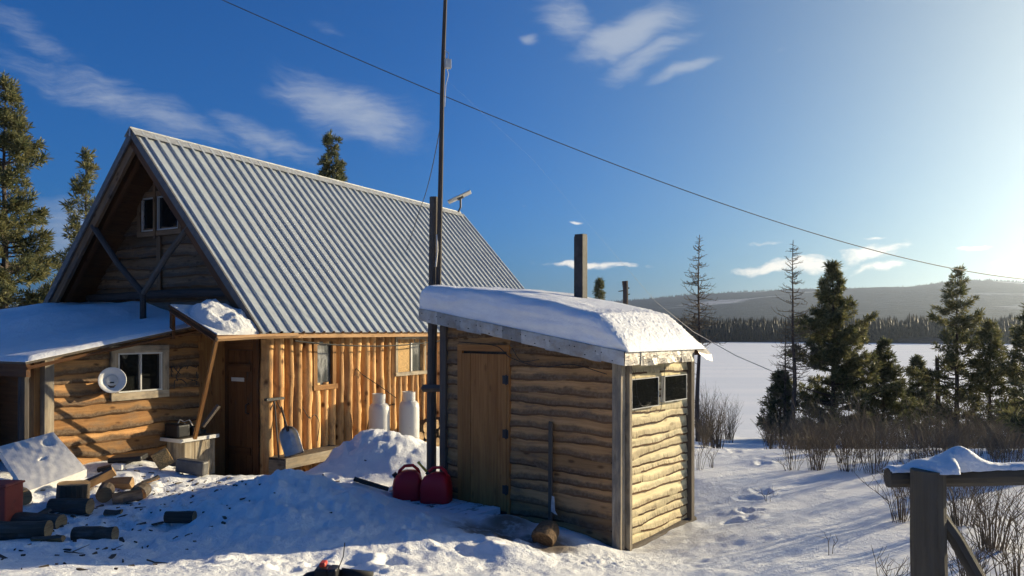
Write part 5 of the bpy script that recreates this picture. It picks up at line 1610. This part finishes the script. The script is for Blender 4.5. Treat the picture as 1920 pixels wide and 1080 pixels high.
# broken snag behind the hut roof
c = at_ground(1173, 36); ht = P(1173, 527, 36).z; sn = thing("broken_snag", "broken dead snag with stub branches, seen above the hut roof snow", "dead tree", tuple(c))
mb = MB(); mb.tube([c + Vector((0, 0, -.3)), c + Vector((0, 0, 2)), Vector((c.x, c.y, ht - .4)), Vector((c.x - .03, c.y, ht))], [.18, .16, .13, .15], 9); mb.build("trunk", M['trunk'], sn)
mb = MB(); mb.tube([Vector((c.x, c.y, ht - .45)), Vector((c.x - .35, c.y, ht - .5))], [.04, .02], 5); mb.tube([Vector((c.x, c.y, ht - .7)), Vector((c.x + .22, c.y, ht - .62))], [.04, .02], 5); mb.tube([Vector((c.x, c.y, ht - .3)), Vector((c.x + .18, c.y, ht - .35))], [.05, .03], 5); mb.build("branch_stub", M['trunk'], sn)
c = at_ground(1761, 33); ht = P(1757, 672, 33).z; sn = thing("dead_stub", "dead branchless stub of a trunk between two small shore pines", "dead tree", tuple(c))
mb = MB(); mb.tube([c + Vector((0, 0, -.3)), c + Vector((-.03, 0, 1.2)), Vector((c.x - .1, c.y, ht))], [.13, .11, .08], 8); mb.build("trunk", M['trunk'], sn)
mb = MB(); mb.tube([Vector((c.x - .05, c.y, ht - 1.0)), Vector((c.x - .5, c.y, ht - .9)), Vector((c.x - .9, c.y, ht - 1.1))], [.02, .015, .01], 4); mb.tube([Vector((c.x - .05, c.y, ht - 1.3)), Vector((c.x - .6, c.y, ht - 1.5))], [.02, .01], 4); mb.build("branch", M['twig'], sn)


# ------------------------------------------------------------------ willow brush
def shrub_mesh(mb, c, h, w, n, rng, r=.007):
    for _ in range(n):
        a = rng.uniform(0, 6.28); o = Vector((math.cos(a), math.sin(a), 0)); p = Vector(c) + o * rng.uniform(0, w * .25)
        hh = h * rng.uniform(.55, 1.1); lean_ = w * rng.uniform(.1, .75)
        p1 = p + o * lean_ * .3 + Vector((0, 0, hh * .45)); p2 = p + o * lean_ * .75 + Vector((rng.gauss(0, .05), rng.gauss(0, .05), hh * .8)); p3 = p2 + o * lean_ * .3 + Vector((rng.gauss(0, .06), rng.gauss(0, .06), hh * .22))
        mb.tube([p - Vector((0, 0, .05)), p1, p2, p3], [r, r * .8, r * .55, r * .3], 3, cap=False)
        for q, q2 in ((p1, p2), (p2, p3), (p1.lerp(p2, .5), p3)):
            s = Vector((rng.gauss(0, .5), rng.gauss(0, .5), .7)).normalized() * hh * rng.uniform(.15, .35)
            mb.tube([q, q + s * .5, q + s + Vector((0, 0, .03))], [r * .5, r * .42, r * .25], 3, cap=False)


rng = random.Random(77)
mb = MB()
cnt = 0
while cnt < 330:
    px = rng.uniform(1300, 2100); Y = rng.uniform(16.5, 36)
    if 1375 < px < 1440 and Y > 17: continue
    if px < 1375 and Y < 19: continue
    X = (px - CX) / F * Y
    g0 = gz(X, Y)
    if g0 < -3.9 or mn.noise(Vector((X * .45, Y * .3, 4.0))) < rng.uniform(-.5, .15): continue
    shrub_mesh(mb, (X, Y, g0), rng.uniform(.4, 1.5) * rng.uniform(.6, 1.2) * (1.6 if px < 1380 else 1), rng.uniform(.5, 1.0), rng.randint(9, 16), rng, .0075)
    cnt += 1
for _ in range(120):
    px = rng.uniform(1470, 2050); Y = rng.uniform(11.5, 16.5)
    X = (px - CX) / F * Y; shrub_mesh(mb, (X, Y, gz(X, Y)), rng.uniform(.25, .7), rng.uniform(.2, .5), rng.randint(6, 11), rng, .0045)
tag(mb.build("willow_brush", M['twig'], None, loc=(12, 25, -1), recalc=False), "brown leafless willow brush massed on the slope below the pines", "brush", kind='stuff')

# separate shrubs one can tell apart, nearer the camera
near = [(1530, 880, 11.8, .75, 16, "leafless shrub on the snow crest at the left end of the near row"), (1590, 885, 11.5, .8, 18, "leafless shrub in the near row, second from the left end"),
        (1640, 890, 11.0, .85, 20, "dense leafless shrub behind the left end of the fence rail"), (1690, 960, 7.6, .55, 16, "low leafless shrub just left of the fence post"),
        (1730, 940, 8.2, .6, 16, "leafless shrub directly behind the fence post"), (1800, 960, 7.0, .6, 20, "leafless shrub under the rail right of the post"),
        (1860, 1000, 6.0, .65, 24, "large twiggy shrub filling the gap below the rail by the right edge"), (1910, 1040, 5.0, .6, 22, "twiggy shrub in the bottom right corner"),
        (1820, 1060, 4.9, .42, 16, "low twiggy shrub beside the fence brace"), (1660, 1078, 4.9, .34, 9, "tuft of upright dry stems at the bottom edge left of the post"),
        (1440, 925, 9.6, .16, 3, "tiny dry sprig alone on the open sunlit snow"), (1555, 1030, 6.6, .22, 2, "single bent stem alone on the snow left of the post"),
        (1308, 880, 12.0, .55, 7, "small leafless sapling just right of the hut wall"), (1335, 880, 12.3, .4, 6, "small brown sprig on the snow right of the hut"),
        (1480, 862, 13.2, .5, 9, "sparse shrub on the brow of the snowy slope"), (1890, 905, 9.3, .8, 22, "dense shrub behind the rail at the right edge"), (1760, 905, 9.8, .8, 20, "dense shrub behind the snow lump on the rail")]
for px, py, Y, h_, n_, label in near:
    g0 = at_ground(px, Y); mb = MB(); shrub_mesh(mb, g0, h_, h_ * .7, int(n_ * (2.0 if n_ > 12 else 1)), rng, .0042)
    tag(mb.build("leafless_shrub", M['twig_red'], None, loc=g0, recalc=False), label, "shrub", "leafless shrubs on the near snow")

# ------------------------------------------------------------------ haze: one closed box of thin air
HAZE = 0.00015
mh = bpy.data.materials.new("haze"); mh.use_nodes = True; g = NT(mh.node_tree)
pv = g.n('ShaderNodeVolumePrincipled', {'Color': (.64, .77, 1.0, 1), 'Density': HAZE, 'Anisotropy': .76})
g.n('ShaderNodeOutputMaterial', {'Volume': pv.outputs[0]})
mb = MB(); mb.box(WORLD, -9500, 9500, -9500, 9500, -12, 260)
tag(mb.build("haze", mh, None), "thin pale blue haze over the lake and hills", "haze", kind='stuff')
